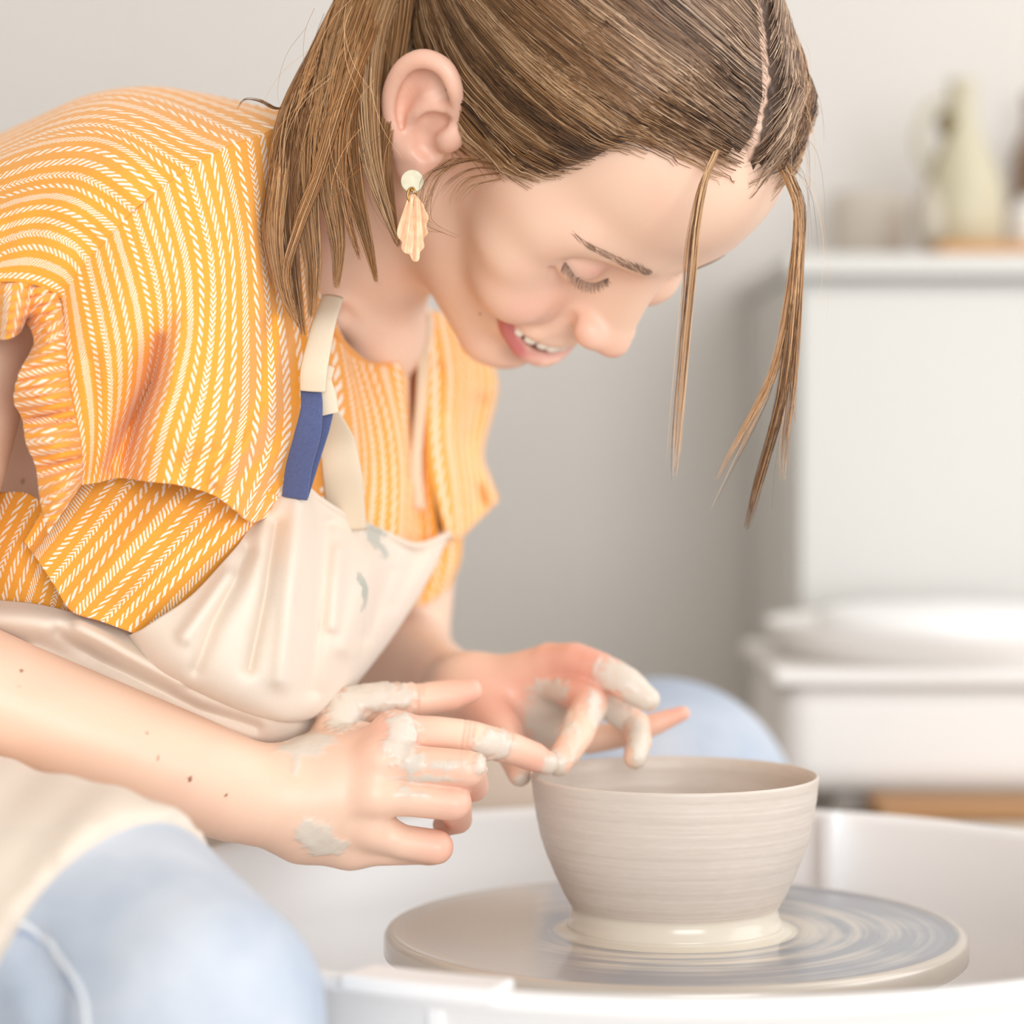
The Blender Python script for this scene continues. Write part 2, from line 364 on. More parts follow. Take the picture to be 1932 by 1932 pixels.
def surface(fn, lo, hi, h, name):
    """surface nets on the blocks that hold the surface"""
    B = 8; bw = B*h; lo = np.array(lo, float); n = np.ceil((np.array(hi)-lo)/bw).astype(int)
    g = np.stack(np.meshgrid(*[np.arange(x) for x in n], indexing='ij'), 3).reshape(-1, 3)
    cen = (lo+(g+.5)*bw).astype(np.float32); brad = bw*.87
    keep = np.zeros(len(g), bool)
    for s in range(0, len(g), 200000):
        F = Field(cen[s:s+200000, None, :], cen[s:s+200000], brad*1.2)
        keep[s:s+200000] = np.abs(fn(F)[:, 0]) < brad*1.7+.004
    g = g[keep]; cen = cen[keep]
    o = np.stack(np.meshgrid(*[np.arange(B+1)]*3, indexing='ij'), 3).reshape(-1, 3)
    VK = []; VV = []; EG = []
    N = n*B+2
    for s in range(0, len(g), 3000):
        gg = g[s:s+3000]; base = (gg*B)
        Pt = (lo+(base[:, None]+o[None])*h).astype(np.float32)
        D = fn(Field(Pt, cen[s:s+3000], brad)).reshape(-1, B+1, B+1, B+1)
        Ds = D < 0
        occ = sum(Ds[:, a:a+B, b:b+B, c:c+B].astype(np.int8) for a in (0, 1) for b in (0, 1) for c in (0, 1))
        bi, ci, cj, ck = np.nonzero((occ > 0) & (occ < 8))
        acc = np.zeros((len(bi), 3)); cnt = np.zeros(len(bi))
        for ax in range(3):
            for u in (0, 1):
                for v in (0, 1):
                    p0 = [0, 0, 0]; oth = [q for q in range(3) if q != ax]; p0[oth[0]] = u; p0[oth[1]] = v
                    p1 = list(p0); p1[ax] = 1
                    d0 = D[bi, ci+p0[0], cj+p0[1], ck+p0[2]]; d1 = D[bi, ci+p1[0], cj+p1[1], ck+p1[2]]
                    m = (d0 < 0) != (d1 < 0); t = np.where(m, d0/(d0-d1+1e-20), 0)
                    q = np.tile(np.array(p0, float), (len(bi), 1)); q[:, ax] += t
                    acc[m] += q[m]; cnt[m] += 1
        cell = base[bi]+np.stack([ci, cj, ck], 1)
        VV.append(lo+(cell+acc/cnt[:, None])*h); VK.append((cell[:, 0]*N[1]+cell[:, 1])*N[2]+cell[:, 2])
        for ax in range(3):
            sl = [slice(0, B)]*3; sl2 = list(sl); sl2[ax] = slice(1, B+1)
            A0 = Ds[(slice(None),)+tuple(sl)]; A1 = Ds[(slice(None),)+tuple(sl2)]
            bi, ci, cj, ck = np.nonzero(A0 != A1)
            EG.append((ax, base[bi]+np.stack([ci, cj, ck], 1), A0[bi, ci, cj, ck]))
    K = np.concatenate(VK); V = np.concatenate(VV); od = np.argsort(K); K = K[od]; V = V[od]
    Q = []
    for ax, e, ins in EG:
        u, v = [q for q in range(3) if q != ax]
        ids = []; ok = np.ones(len(e), bool)
        for du, dv in ((0, 0), (-1, 0), (-1, -1), (0, -1)):
            c = e.copy(); c[:, u] += du; c[:, v] += dv
            k = (c[:, 0]*N[1]+c[:, 1])*N[2]+c[:, 2]; i = np.clip(np.searchsorted(K, k), 0, len(K)-1)
            ok &= K[i] == k; ids.append(i)
        q = np.stack(ids, 1); flip = ins if ax != 1 else ~ins
        q = np.where(flip[:, None], q, q[:, ::-1]); Q.append(q[ok])
    Q = np.concatenate(Q)
    return mesh_np(name, V, Q), V
def vnoise(P, sc, seed=0):
    """smooth value noise, 0..1"""
    q = P*sc+seed*17.3; i = np.floor(q).astype(np.int64); f = q-i; f = f*f*(3-2*f)
    def hsh(a, b, c):
        n = (a*73856093) ^ (b*19349663) ^ (c*83492791); n = (n ^ (n >> 13))*1274126177 & 0x7fffffff
        return ((n ^ (n >> 16)) & 0xffff)/65535.0
    r = 0
    for a in (0, 1):
        for b in (0, 1):
            for c in (0, 1):
                w_ = (f[..., 0] if a else 1-f[..., 0])*(f[..., 1] if b else 1-f[..., 1])*(f[..., 2] if c else 1-f[..., 2])
                r = r+w_*hsh(i[..., 0]+a, i[..., 1]+b, i[..., 2]+c)
    return r

# ---------------------------------------------------------------- the head (own frame: x to her left, y forward, z up)
HM = np.array([[0.69723438, 0.39317737, 0.59939618], [0.69902748, -0.18765875, -0.69003245], [0.15882321, -0.90010874, 0.40568391]])
HT = np.array([-0.05635723, 0.01950202, 1.02396037]); HS = 1.06497348
def hw(p): return (HS*np.asarray(p, float))@HM.T+HT
def hc(p): return (np.asarray(p, float)-HT)@HM/HS
# plane of the near ear (flares outward)
EN = np.array([-.90, .36, .10]); EN /= np.linalg.norm(EN); EO = np.array([-.0745, -.002, -.016])
def earp(px, py, off=0.0):
    """point of the ear plane behind a picture point, in the head frame"""
    a = hc(CAM); b = hc(P(px, py, 0.0)); d = b-a
    t = ((EO+EN*off-a)@EN)/(d@EN); return a+d*t
E_EAR = None
def head_field(F0, skull=False):
    F = xform(F0, HM, HT, HS); D = F.new()
    E = lambda c, r, k=.006, op='u', R=None: ell(F, D, c, r, k, op, R)
    C = lambda a, b, ra, rb=None, k=.006, op='u': cap(F, D, a, b, ra, rb, k, op)
    E((0, -.014, .030), (.073, .094, .083), 0)
    E((0, .028, .040), (.062, .066, .058), .020)
    E((0, .026, -.030), (.058, .062, .066), .020)
    E((0, .036, -.068), (.046, .048, .036), .020)
    for s in (-1, 1):
        C((s*.050, .004, -.060), (s*.016, .072, -.098), .015, .012, .018)
        E((s*.047, .054, -.020), (.021, .024, .020), .014)      # cheek bone
        E((s*.037, .067, -.041), (.022, .0225, .019), .012)      # smiling cheek
        E((s*.050, .040, .008), (.020, .036, .024), .014)       # temple
        C((s*.012, .0885, .018), (s*.046, .072, .021), .007, .007, .014)
        E((s*.032, .102, .001), (.017, .013, .0105), .012, 's')   # socket
    E((0, .078, -.0985), (.019, .0145, .0135), .012)
    E((0, .0705, -.060), (.032, .027, .026), .014)               # muzzle
    C((0, .082, .012), (0, .093, -.030), .0095, .0125, .010)
    C((0, .0895, .014), (0, .1060, -.024), .0060, .0068, .009)   # nose
    E((.030, .0700, .026), (.026, .022, .020), .020); E((.010, .054, .056), (.050, .036, .034), .03); E((.031, .080, -.020), (.018, .019, .017), .014)
    E((0, .1085, -.0325), (.0098, .0098, .0088), .006)
    C((0, .106, -.036), (0, .097, -.044), .0050, .004, .006)
    for s in (-1, 1):
        E((s*.0118, .1015, -.0340), (.0074, .0100, .0074), .006)
        E((s*.0072, .1045, -.0425), (.0040, .0064, .0038), .0016, 's')
        chain(F, D, [(s*.0175, .0925, -.027), (s*.0205, .0905, -.034), (s*.0185, .0915, -.0415)], [.0016, .0026, .0018], .0028, 's', 9)
        chain(F, D, [(s*.0165, .0945, -.037), (s*.0221, .0925, -.050), (s*.0300, .0865, -.0590), (s*.0355, .0800, -.0635), (s*.042, .073, -.071)], [.0008, .0020, .0024, .0020, .0006], .007, 's', 14)
        # closed eye looking down: ball, lid, crease, lash groove
        E((s*.0300, .0708, -.0002), (.0155, .0152, .0140), .004)
        E((s*.0300, .0690, -.0060), (.0170, .0150, .0120), .008)
        chain(F, D, [(s*.0460, .0775, .0062), (s*.0405, .0835, .0074), (s*.0290, .0870, .0078), (s*.0170, .0875, .0030)], [.0004, .0010, .0012, .0004], .003, 's', 16)
        chain(F, D, [(s*.0465, .0762, .0022), (s*.0415, .0805, -.0005), (s*.034, .0850, -.0034), (s*.0255, .0864, -.0052), (s*.0190, .0860, -.0045), (s*.0155, .0868, -.0022)], [.0004, .0007, .0009, .0009, .0007, .0003], .0010, 's', 20)
        chain(F, D, [(s*.047, .074, -.006), (s*.040, .0815, -.0135), (s*.030, .0865, -.0165), (s*.020, .089, -.0125)], [.0004, .0008, .0010, .0004], .006, 's', 14)
    if skull: return D*HS
    # smiling mouth
    ul = np.array([(-.0325, .0795, -.0618), (-.024, .0880, -.0598), (-.014, .0955, -.0604), (-.005, .0990, -.0604), (0, .0992, -.0612)])
    ll = np.array([(-.0324, .0795, -.0640), (-.0262, .0835, -.0700), (-.018, .0905, -.0752), (-.008, .0950, -.0777), (0, .0962, -.0786)])
    mir = lambda A: np.vstack([A, (A*[-1, 1, 1])[-2::-1]])
    mo = mir(np.array([(-.0305, .084, -.0632), (-.022, .090, -.0657), (-.012, .097, -.0681), (0, .100, -.0697)]))
    chain(F, D, mir(ul)-[0, .0028, 0], [.0010, .0019, .0025, .0028, .0026, .0028, .0025, .0019, .0010], .0040, 'u', 25)
    chain(F, D, mir(ll)+[0, .0008, 0], [.0012, .0032, .0043, .0048, .0050, .0048, .0043, .0032, .0012], .0035, 'u', 25)
    chain(F, D, mo, [.0006, .0026, .0042, .0046, .0042, .0026, .0006], .0012, 's', 25)
    chain(F, D, mo-[0, .007, 0], [.0008, .0030, .0046, .0050, .0046, .0030, .0008], .001, 's', 25)
    chain(F, D, mo-[0, .015, 0], [.001, .0040, .0065, .0075, .0065, .0040, .001], .001, 's', 25)
    C((-.014, .094, -.087), (.014, .094, -.087), .0032, .0032, .008, 's')
    # neck
    NB = hc(P(598, 452, .12)); NA = np.array([0, -.022, -.050])
    C(NA, NB, .054, .058, .018)
    # near ear
    G = F.new(); g = lambda pts, rs, k=.003, op='u', n=None: chain(F, G, pts, rs, k, op, n)
    oc = [(846, 252), (862, 215), (858, 168), (838, 128), (800, 112), (764, 128), (741, 170), (737, 215), (744, 262), (757, 300), (768, 326)]
    out = np.array([earp(x, y, .010 if 1 < i < 9 else .005) for i, (x, y) in enumerate(oc)])
    fc = earp(800, 200, 0); plate = [(802, 165, 56), (800, 215, 60), (795, 265, 48), (786, 305, 30)]
    for x, y, r in plate:
        c = earp(x, y, .0005); ell(F, G, c, (.0045, r/3700/HS*1.12, r/3700/HS*1.12), .004, 'u', np.stack([EN, np.cross(EN, [0, 0, 1])/np.linalg.norm(np.cross(EN, [0, 0, 1])), np.cross(EN, np.cross(EN, [0, 0, 1]))/np.linalg.norm(np.cross(EN, [0, 0, 1]))], 1))
    g(out, [.0026, .0036, .0042, .0046, .0050, .0050, .0048, .0044, .0042, .0042, .0046], .005, 'u', 40)
    ahx = [(815, 168), (795, 205), (768, 225), (764, 258), (776, 288), (792, 300)]
    g([earp(x, y, .006) for x, y in ahx], [.002, .0028, .0030, .0032, .0032, .003], .007, 'u', 22)
    g([earp(x, y, .006) for x, y in [(848, 205), (825, 207), (798, 212)]], [.0028, .003, .003], .005, 'u', 9)
    cup = [(822, 240, .0085), (812, 262, .0075), (806, 281, .005)]
    for x, y, r in cup: ell(F, G, earp(x, y, .006), (r, r, r), .003, 's')
    g([earp(x, y, .008) for x, y in [(843, 222), (826, 226), (808, 232)]], [.0012, .0020, .0012], .003, 's', 9)
    g([earp(x, y, .0085) for x, y in [(848, 160), (822, 142), (795, 138), (770, 165), (757, 205), (757, 240)]], [.0015, .0032, .0034, .0030, .0024, .0012], .004, 's', 24)
    g([earp(x, y, .009) for x, y in [(838, 180), (815, 160), (795, 158)]], [.002, .004, .002], .005, 's', 9)
    ell(F, G, earp(850, 262, .004), (.007, .006, .0085), .005)      # tragus
    ell(F, G, earp(782, 312, .003), (.006, .0075, .0085), .005)     # lobe
    i = np.nonzero(G.min(1) < .02)[0]; put(F, D, i, G[i], .0045, 'u')
    cap(F, D, earp(838, 190, -.006), earp(822, 280, -.008), .010, .007, .006)
    return D*HS

def build_teeth(parent, mat):
    xs = [0.0043, .0118, .0186, .0246]; wd = [.0042, .0034, .0035, .0031]; hh = [.0052, .0044, .0048, .0038]
    for s in (-1, 1):
        for i in range(4):
            x = xs[i]*s; y = .0965-19*x*x; ang = math.atan(38*x)
            bm = bmesh.new(); bmesh.ops.create_uvsphere(bm, u_segments=16, v_segments=12, radius=1)
            V = []
            for v in bm.verts:
                c = v.co; q = [math.copysign(abs(k)**.62, k) for k in c]
                lx = q[0]*wd[i]*(1-.12*(1+q[2])/2); ly = q[1]*.0026; lz = q[2]*hh[i]
                X = x+lx*math.cos(ang)+ly*math.sin(ang); Y_ = y-lx*math.sin(ang)+ly*math.cos(ang)
                Z_ = -.0648-.0004*i*0+lz-(.0000 if i == 0 else -.0007 if i == 1 else -.0002)+(.0012 if i > 1 else 0)
                v.co = Vector(hw([X, Y_, Z_]))
            me = bpy.data.meshes.new('tooth'); bm.to_mesh(me); bm.free(); link('tooth', me, mat, parent)

# ---------------------------------------------------------------- arms, hands and torso (world frame)
def Jn(l): return [P(a, b, y) for a, b, y in l]
def Jr(l, r): return [RR(q, a[2]) for a, q in zip(l, r)]
NEAR_ARM = [(-60, 470, -.02), (-150, 900, -.075), (-268, 1215, -.10)]
NEAR_FORE = [(-268, 1215, -.10), (0, 1322, -.09), (315, 1442, -.072), (450, 1491, -.058), (560, 1513, -.048)]
R_FING = [  # joints and radii in picture units
    ([(745, 1386, -.046), (820, 1386, -.038), (885, 1392, -.030), (965, 1412, -.018), (1008, 1428, -.011), (1030, 1438, -.008)], [38, 35, 33.5, 30, 28, 22]),
    ([(715, 1434, -.056), (800, 1444, -.060), (880, 1451, -.062), (893, 1484, -.036), (850, 1482, -.018)], [38, 36, 36, 29, 24]),
    ([(705, 1500, -.058), (780, 1506, -.060), (855, 1514, -.060), (864, 1546, -.034), (838, 1556, -.020)], [37, 35, 35, 27, 22]),
    ([(700, 1562, -.050), (760, 1588, -.052), (823, 1598, -.052), (822, 1602, -.028), (790, 1598, -.014)], [34, 32, 33, 25, 20])]
R_THUMB = ([(596, 1430, -.028), (650, 1338, -.006), (720, 1326, .000), (790, 1321, .004), (850, 1312, .008), (888, 1303, .010)], [36, 37, 34, 32, 30, 23])
L_FING = [
    ([(1050, 1290, .078), (1095, 1308, .056), (1113, 1326, .045), (1090, 1385, .022), (1055, 1438, .004)], [34, 34, 33, 31, 25]),
    ([(1080, 1290, .085), (1150, 1330, .070), (1200, 1366, .060), (1205, 1400, .046), (1197, 1430, .036)], [30, 27, 26, 25, 21]),
    ([(1040, 1252, .078), (1085, 1246, .065), (1130, 1262, .055), (1182, 1292, .047), (1222, 1320, .042)], [38, 34, 33, 31, 22]),
    ([(1040, 1385, .098), (1110, 1396, .092), (1185, 1384, .087), (1240, 1364, .084), (1288, 1346, .082)], [30, 27, 25, 21, 14])]
L_THUMB = ([(905, 1335, .085), (945, 1385, .050), (966, 1425, .030), (980, 1462, .014)], [46, 34, 27, 22])
FAR_ARM = [(785, 800, .240), (785, 980, .25), (748, 1222, .25)]
def finger(F, D, palm, spec, kp, knuck=True):
    j, r = spec; pts = Jn(j); rs = Jr(j, r)
    G = palm.copy(); chain(F, G, pts, rs, RR(kp, 0))
    return np.minimum(D, G) if D is not None else G
def hands_field(F):
    pd_ = lambda c, r, pad=.03: None
    # near hand
    palm = F.new(); A = lambda a, b, ra, rb, k: cap(F, palm, P(*a), P(*b), RR(ra, a[2]), RR(rb, b[2]), k)
    A((585, 1455, -.050), (745, 1392, -.046), 36, 35, 0)
    A((590, 1485, -.054), (715, 1438, -.056), 38, 37, .010)
    A((590, 1520, -.054), (705, 1500, -.058), 38, 36, .010)
    A((590, 1560, -.046), (700, 1560, -.050), 40, 34, .010)
    A((575, 1575, -.040), (660, 1598, -.040), 46, 37, .010); A((660, 1598, -.040), (800, 1600, -.044), 37, 31, .008)
    A((600, 1430, -.036), (690, 1400, -.030), 44, 36, .012)
    A((640, 1500, -.030), (700, 1520, -.030), 62, 50, .014)
    fp = [P(*q) for q in NEAR_FORE]
    chain(F, palm, fp, [RR(r, q[2]) for r, q in zip((140, 120, 108, 99, 86), NEAR_FORE)], .022, 'u', 12)
    for x, y, Y, r in ((745, 1382, -.047, 40), (716, 1432, -.060, 40), (706, 1500, -.062, 38), (702, 1562, -.054, 34)):
        ell(F, palm, P(x, y, Y), [RR(r, Y)]*3, .008)
    for a, b in (((600, 1425, -.075), (715, 1392, -.078)), ((610, 1475, -.088), (690, 1445, -.092)), ((620, 1525, -.09), (690, 1512, -.094))):   # valleys between the tendons
        pass
    D = palm.copy()
    for sp in R_FING: D = finger(F, D, palm, sp, 16)
    D = finger(F, D, palm, R_THUMB, 30)
    # far hand
    palm = F.new(); A = lambda a, b, ra, rb, k: cap(F, palm, P(*a), P(*b), RR(ra, a[2]), RR(rb, b[2]), k)
    A((885, 1308, .105), (1035, 1258, .080), 54, 42, 0)
    A((885, 1315, .105), (1060, 1310, .090), 52, 36, .014)
    A((895, 1325, .105), (1045, 1375, .098), 46, 36, .014)
    A((890, 1322, .100), (955, 1380, .060), 48, 34, .014)
    ell(F, palm, P(1035, 1345, .055), [.015, .011, .015], .006, 's')
    fa = [(735, 1235, .255), (800, 1275, .18), (885, 1308, .108)]
    chain(F, palm, Jn(fa), [RR(r, q[2]) for r, q in zip((112, 84, 60), fa)], .02, 'u', 8)
    E2 = palm.copy()
    for sp in L_FING: E2 = finger(F, E2, palm, sp, 13)
    E2 = finger(F, E2, palm, L_THUMB, 20)
    return np.minimum(D, E2)
# clay on the skin: (px, py, Y, rx, ry, relief)
CLAY = [(758, 1390, -.08, 34, 50, .0010), (775, 1445, -.09, 26, 26, .0004), (930, 1408, -.045, 38, 28, .0012), (905, 1450, -.095, 20, 22, .0016), (700, 1318, -.03, 82, 34, .0016), (650, 1345, -.03, 40, 40, .0014),
        (595, 1575, -.08, 36, 30, .0007), (615, 1598, -.075, 40, 20, .0005), (572, 1405, -.07, 44, 22, .0005), (562, 1436, -.07, 7, 20, .0006), (607, 1400, -.07, 26, 9, .0004), (775, 1510, -.10, 36, 7, .0004), (760, 1500, -.10, 9, 9, .0004), (840, 1448, -.09, 50, 9, .0003), (800, 1475, -.09, 60, 8, .0003),
        (1180, 1275, .03, 62, 32, .0008), (1215, 1312, .025, 40, 34, .0006), (1120, 1335, .03, 16, 34, .0005), (1075, 1400, .02, 22, 60, .0008), (1045, 1445, -.01, 26, 26, .0006), (1150, 1345, .05, 46, 30, .0006), (1205, 1400, .03, 18, 46, .0006), (1030, 1350, .07, 40, 70, .0005), (1050, 1300, .06, 52, 22, .0005), (985, 1470, .0, 16, 16, .0003), (1035, 1440, -.02, 14, 12, .0006)]
def clay_mask(V):
    """how much clay covers each skin point: blobs seated on the hands, ragged by noise"""
    m = np.zeros(len(V)); rel = np.zeros(len(V))
    n1 = vnoise(V, 330, 1)*.6+vnoise(V, 900, 2)*.4
    for px, py, Y, rx, ry, h in CLAY:
        c = P(px, py, Y+.012); s = (Y-CAM[1])/F_PX
        d = np.sqrt(((V[:, 0]-c[0])/(rx*s))**2+((V[:, 2]-c[2])/(ry*s))**2+((V[:, 1]-c[1])/.028)**2)
        t = np.clip((1.16-d+(n1-.5)*1.1)/.34, 0, 1); m = np.maximum(m, t); rel = np.maximum(rel, t*h*(.5+.7*vnoise(V, 210, 5)+.35*vnoise(V, 560, 6)))
    return m, rel
NS, FS = P(40, 500, -.015), P(785, 790, .240)
def body_field(F):
    D = head_field(F)
    def cp(a, b, ra, rb, k): cap(F, D, a, b, ra, rb, k)
    nb = P(598, 452, .12)
    cp(nb, (NS+nb)/2, .045, .042, .03); cp((NS+nb)/2, NS, .042, .046, .02)
    cp(nb, (FS+nb)/2, .042, .030, .03); cp((FS+nb)/2, FS, .030, .028, .02)
    ch = np.array([-.330, .13, .83])
    ell(F, D, ch, [.12, .10, .11], .02); ell(F, D, [-.40, .12, .71], [.10, .11, .10], .04)
    # sternum and collar bones
    cp(P(700, 650, .110), P(640, 600, .06), .007, .007, .012); cp(P(740, 640, .125), P(790, 610, .17), .007, .007, .012)
    cp(P(660, 640, .140), P(600, 740, .14), .036, .04, .03)
    chain(F, D, Jn(NEAR_ARM), [RR(r, q[2]) for r, q in zip((165, 150, 128), NEAR_ARM)], .02, 'u', 10)
    chain(F, D, Jn(FAR_ARM), [RR(r, q[2]) for r, q in zip((70, 78, 98), FAR_ARM)], .02, 'u', 8)
    H = hands_field(F)
    D = smin(D, H, .006)
    # keep chin and neck apart from the hands: the blend above is far from the head, so nothing else touches
    return D
# ---------------------------------------------------------------- the woman
person = empty('person', (-.32, .10, 0), 'woman in an orange striped blouse and cream apron bending over the clay bowl', 'person')
def lerp3(a, b, t): return a+(b-a)*t[:, None]
def polydist(V, pts):
    pts = np.asarray(pts, float); best = np.full(len(V), 9.0)
    for a, b in zip(pts[:-1], pts[1:]):
        ab = b-a; t = np.clip(((V-a)@ab)/(ab@ab), 0, 1); best = np.minimum(best, np.linalg.norm(V-a-t[:, None]*ab, axis=1))
    return best
LIP_U = np.array([(-.0325, .0767, -.0618), (-.024, .0852, -.0598), (-.014, .0927, -.0604), (-.005, .0962, -.0604), (0, .0964, -.0612)])
LIP_L = np.array([(-.0324, .0803, -.0640), (-.0262, .0843, -.0700), (-.018, .0913, -.0752), (-.008, .0958, -.0777), (0, .0970, -.0786)])
def build_body():
    me, V = surface(body_field, (-.62, -.26, .50), (.16, .42, 1.18), .00135, 'body')
    # clay relief, knuckle wrinkles and pores
    nrm = np.zeros(len(V)*3, np.float32); me.vertices.foreach_get('normal', nrm); nrm = nrm.reshape(-1, 3)
    hand = np.nonzero((V[:, 2] < .80) & (V[:, 0] > -.26))[0]
    m = np.zeros(len(V)); rel = np.zeros(len(V)); m[hand], rel[hand] = clay_mask(V[hand])
    V2 = V+nrm*rel[:, None]
    for x, y, Y, ang in ((884, 1375, -.06, .2), (892, 1378, -.06, .2), (876, 1374, -.06, .2), (966, 1400, -.04, .3), (958, 1398, -.04, .3), (795, 1310, -.02, 0), (786, 1310, -.02, 0), (1135, 1250, .03, .4)):
        c = P(x, y, Y+.01); t = np.array([math.sin(ang), 0, math.cos(ang)]); d = V-c
        along = d@t; n_ = np.array([math.cos(ang), 0, -math.sin(ang)]); ac = d@n_
        V2 -= nrm*(np.exp(-(ac/.0006)**2)*np.exp(-(along/.008)**2)*np.exp(-(d[:, 1]/.02)**2)*.0009)[:, None]
    me.vertices.foreach_set('co', V2.astype(np.float32).ravel())
    # skin colour
    skin = np.array(srgb(241, 204, 180)[:3]); pink = np.array(srgb(236, 176, 156)[:3]); lip = np.array(srgb(206, 122, 118)[:3]); claycol = np.array(srgb(216, 208, 195)[:3])
    c = np.tile(skin, (len(V), 1))
    n = vnoise(V, 60, 9); c = lerp3(c, np.tile(pink, (len(V), 1)), np.clip(n-.45, 0, 1)*.35)
    hd = np.nonzero((V[:, 2] > .86) & (V[:, 0] > -.2))[0]; Hc = hc(V[hd]); ax = Hc*[-1, 1, 1]; ax[:, 0] = -np.abs(Hc[:, 0])
    q = c[hd]
    def g(cx, cy, cz, r): return np.exp(-(((ax-np.array([cx, cy, cz]))**2).sum(1))/(r*r))
    bl = np.clip(g(-.037, .080, -.036, .022)*.6+g(0, .120, -.036, .012)*.55+g(-.012, .105, -.036, .010)*.4+g(-.030, .086, .001, .010)*.35+g(0, .09, -.10, .02)*.35, 0, 1)
    earm = np.clip((-Hc[:, 0]-.071)/.006, 0, 1)*np.clip((.03-Hc[:, 1])/.02, 0, 1)
    q = lerp3(q, np.tile(pink, (len(q), 1)), np.clip(bl+earm*.45, 0, 1))
    lid = np.exp(-(((ax-np.array([-.031, .086, .0035]))/np.array([.015, .02, .0055]))**2).sum(1)); q = lerp3(q, np.tile(srgb(222, 164, 150)[:3], (len(q), 1)), lid*.55)
    du = polydist(ax, LIP_U)-.0026; dl = polydist(ax, LIP_L)-.0046
    front = (ax[:, 1] > .072)
    lm = np.clip(.5-np.minimum(du, dl)/.0010, 0, 1)*front
    lm *= np.where(ax[:, 2] > -.0585, np.clip(1-(ax[:, 2]+.0578)/.0012, 0, 1), 1)
    q = lerp3(q, np.tile(lip, (len(q), 1)), lm)
    ins = (ax[:, 1] < .0905-20*ax[:, 0]**2) & (ax[:, 1] > .05) & (np.abs(ax[:, 0]) < .031) & (ax[:, 2] < -.0585) & (ax[:, 2] > -.080)
    q[ins] = srgb(120, 52, 46)[:3]
    c[hd] = q
    for x, y, Y, a_, ln_ in ((884, 1392, -.06, .15, .009), (893, 1392, -.06, .15, .008), (875, 1392, -.06, .15, .008), (962, 1410, -.04, .3, .007), (790, 1322, -.02, .05, .008), (1098, 1250, .03, .3, .008), (1120, 1256, .03, .35, .008)):
        w0_ = P(x, y, Y+.012); e_ = V-w0_; al = e_@np.array([math.sin(a_), 0, math.cos(a_)]); ac = e_@np.array([math.cos(a_), 0, -math.sin(a_)])
        c = lerp3(c, np.tile(srgb(206, 136, 108)[:3], (len(V), 1)), .5*np.exp(-(ac/.0007)**2)*np.exp(-(al/ln_)**2)*np.exp(-(e_[:, 1]/.02)**2))
    # pinker finger tips and knuckles
    for l in ((1020, 1435, -.01, .011), (880, 1303, .01, .012), (845, 1600, -.05, .010), (880, 1500, -.055, .012), (1285, 1345, .08, .012), (1095, 1310, .05, .012), (1060, 1225, .07, .014), (745, 1385, -.05, .012), (1110, 1255, .05, .012), (930, 1330, .06, .022)):
        d2 = ((V-P(*l[:3]))**2).sum(1); c = lerp3(c, np.tile(srgb(232, 160, 140)[:3], (len(V), 1)), np.exp(-d2/(l[3]*1.6)**2)*.6)
    for x, y, r in ((905, 592, 3.2), (938, 602, 2.6), (40, 1265, 4), (35, 1297, 3.5), (277, 1382, 3.5), (297, 1430, 4), (358, 1470, 5), (427, 1500, 3.5), (42, 908, 4.5), (712, 535, 3)):
        a, b = P(x, y, -.2), P(x, y, .1); d = (b-a)/np.linalg.norm(b-a); e = V-a; t = e@d
        dd = np.linalg.norm(e-t[:, None]*d, axis=1); w_ = np.clip((r/3700-dd)/.0006, 0, 1)*(nrm[:, 1] < 0)
        c = lerp3(c, np.tile(srgb(150, 96, 70)[:3], (len(V), 1)), w_)
    c = lerp3(c, np.tile(claycol, (len(V), 1)), m*(.72+.25*vnoise(V, 300, 12)))
    set_col(me, c)
    set_col(me, np.stack([m, m, m], 1), 'clay')
    M = Mat('skin'); a = M.n('ShaderNodeVertexColor', layer_name='tint').outputs[0]; k = M.n('ShaderNodeSeparateColor', ins={0: M.n('ShaderNodeVertexColor', layer_name='clay').outputs[0]}).outputs[0]
    M.set(Base_Color=a, Roughness=M.math('SUBTRACT', .42, M.math('MULTIPLY', k, .14)), Subsurface_Weight=M.math('MULTIPLY', M.math('SUBTRACT', 1.0, k), .22), Subsurface_Radius=(1.0, .42, .22), Subsurface_Scale=.006, Specular_IOR_Level=.45)
    h = M.math('ADD', M.math('MULTIPLY', M.noise(2200, 2), .35), M.math('MULTIPLY', M.math('MULTIPLY', M.noise(700, 3), k), 2.0)); M.bump(h, .22, .0004)
    o = link('body', me, M.m, person)
    build_teeth(person, plain('tooth_enamel', (247, 242, 230), .25))
    return V, nrm

# ---- strands
def strands(name, L, R0, mat, parent, cols, taper=None, kind='stuff'):
    """L: list of (n,3) centre lines of equal point count; thin three sided tubes"""
    L = np.asarray(L, float); ns, n, _ = L.shape
    T = np.gradient(L, axis=1); T /= np.linalg.norm(T, axis=2)[..., None]+1e-12
    U = RNG.randn(ns, 1, 3); N = np.cross(T, np.broadcast_to(U, T.shape)); N /= np.linalg.norm(N, axis=2)[..., None]+1e-12; B = np.cross(T, N)
    r = np.broadcast_to(np.asarray(R0, float).reshape(-1, 1), (ns, n))*(taper if taper is not None else 1-.75*np.linspace(0, 1, n)**3)
    V = np.stack([L+r[..., None]*(math.cos(a)*N+math.sin(a)*B) for a in (0, 2.094, 4.189)], 2).reshape(-1, 3)
    s, i, j = np.meshgrid(np.arange(ns), np.arange(n-1), np.arange(3), indexing='ij'); j2 = (j+1) % 3
    b = s*n*3; F_ = np.stack([b+i*3+j, b+i*3+j2, b+(i+1)*3+j2, b+(i+1)*3+j], 3).reshape(-1, 4)
    me = mesh_np(name, V, F_); set_col(me, np.repeat(np.asarray(cols), n*3, axis=0))
    o = link(name, me, mat, parent)
    if kind: tag(o, kind=kind)
    return o
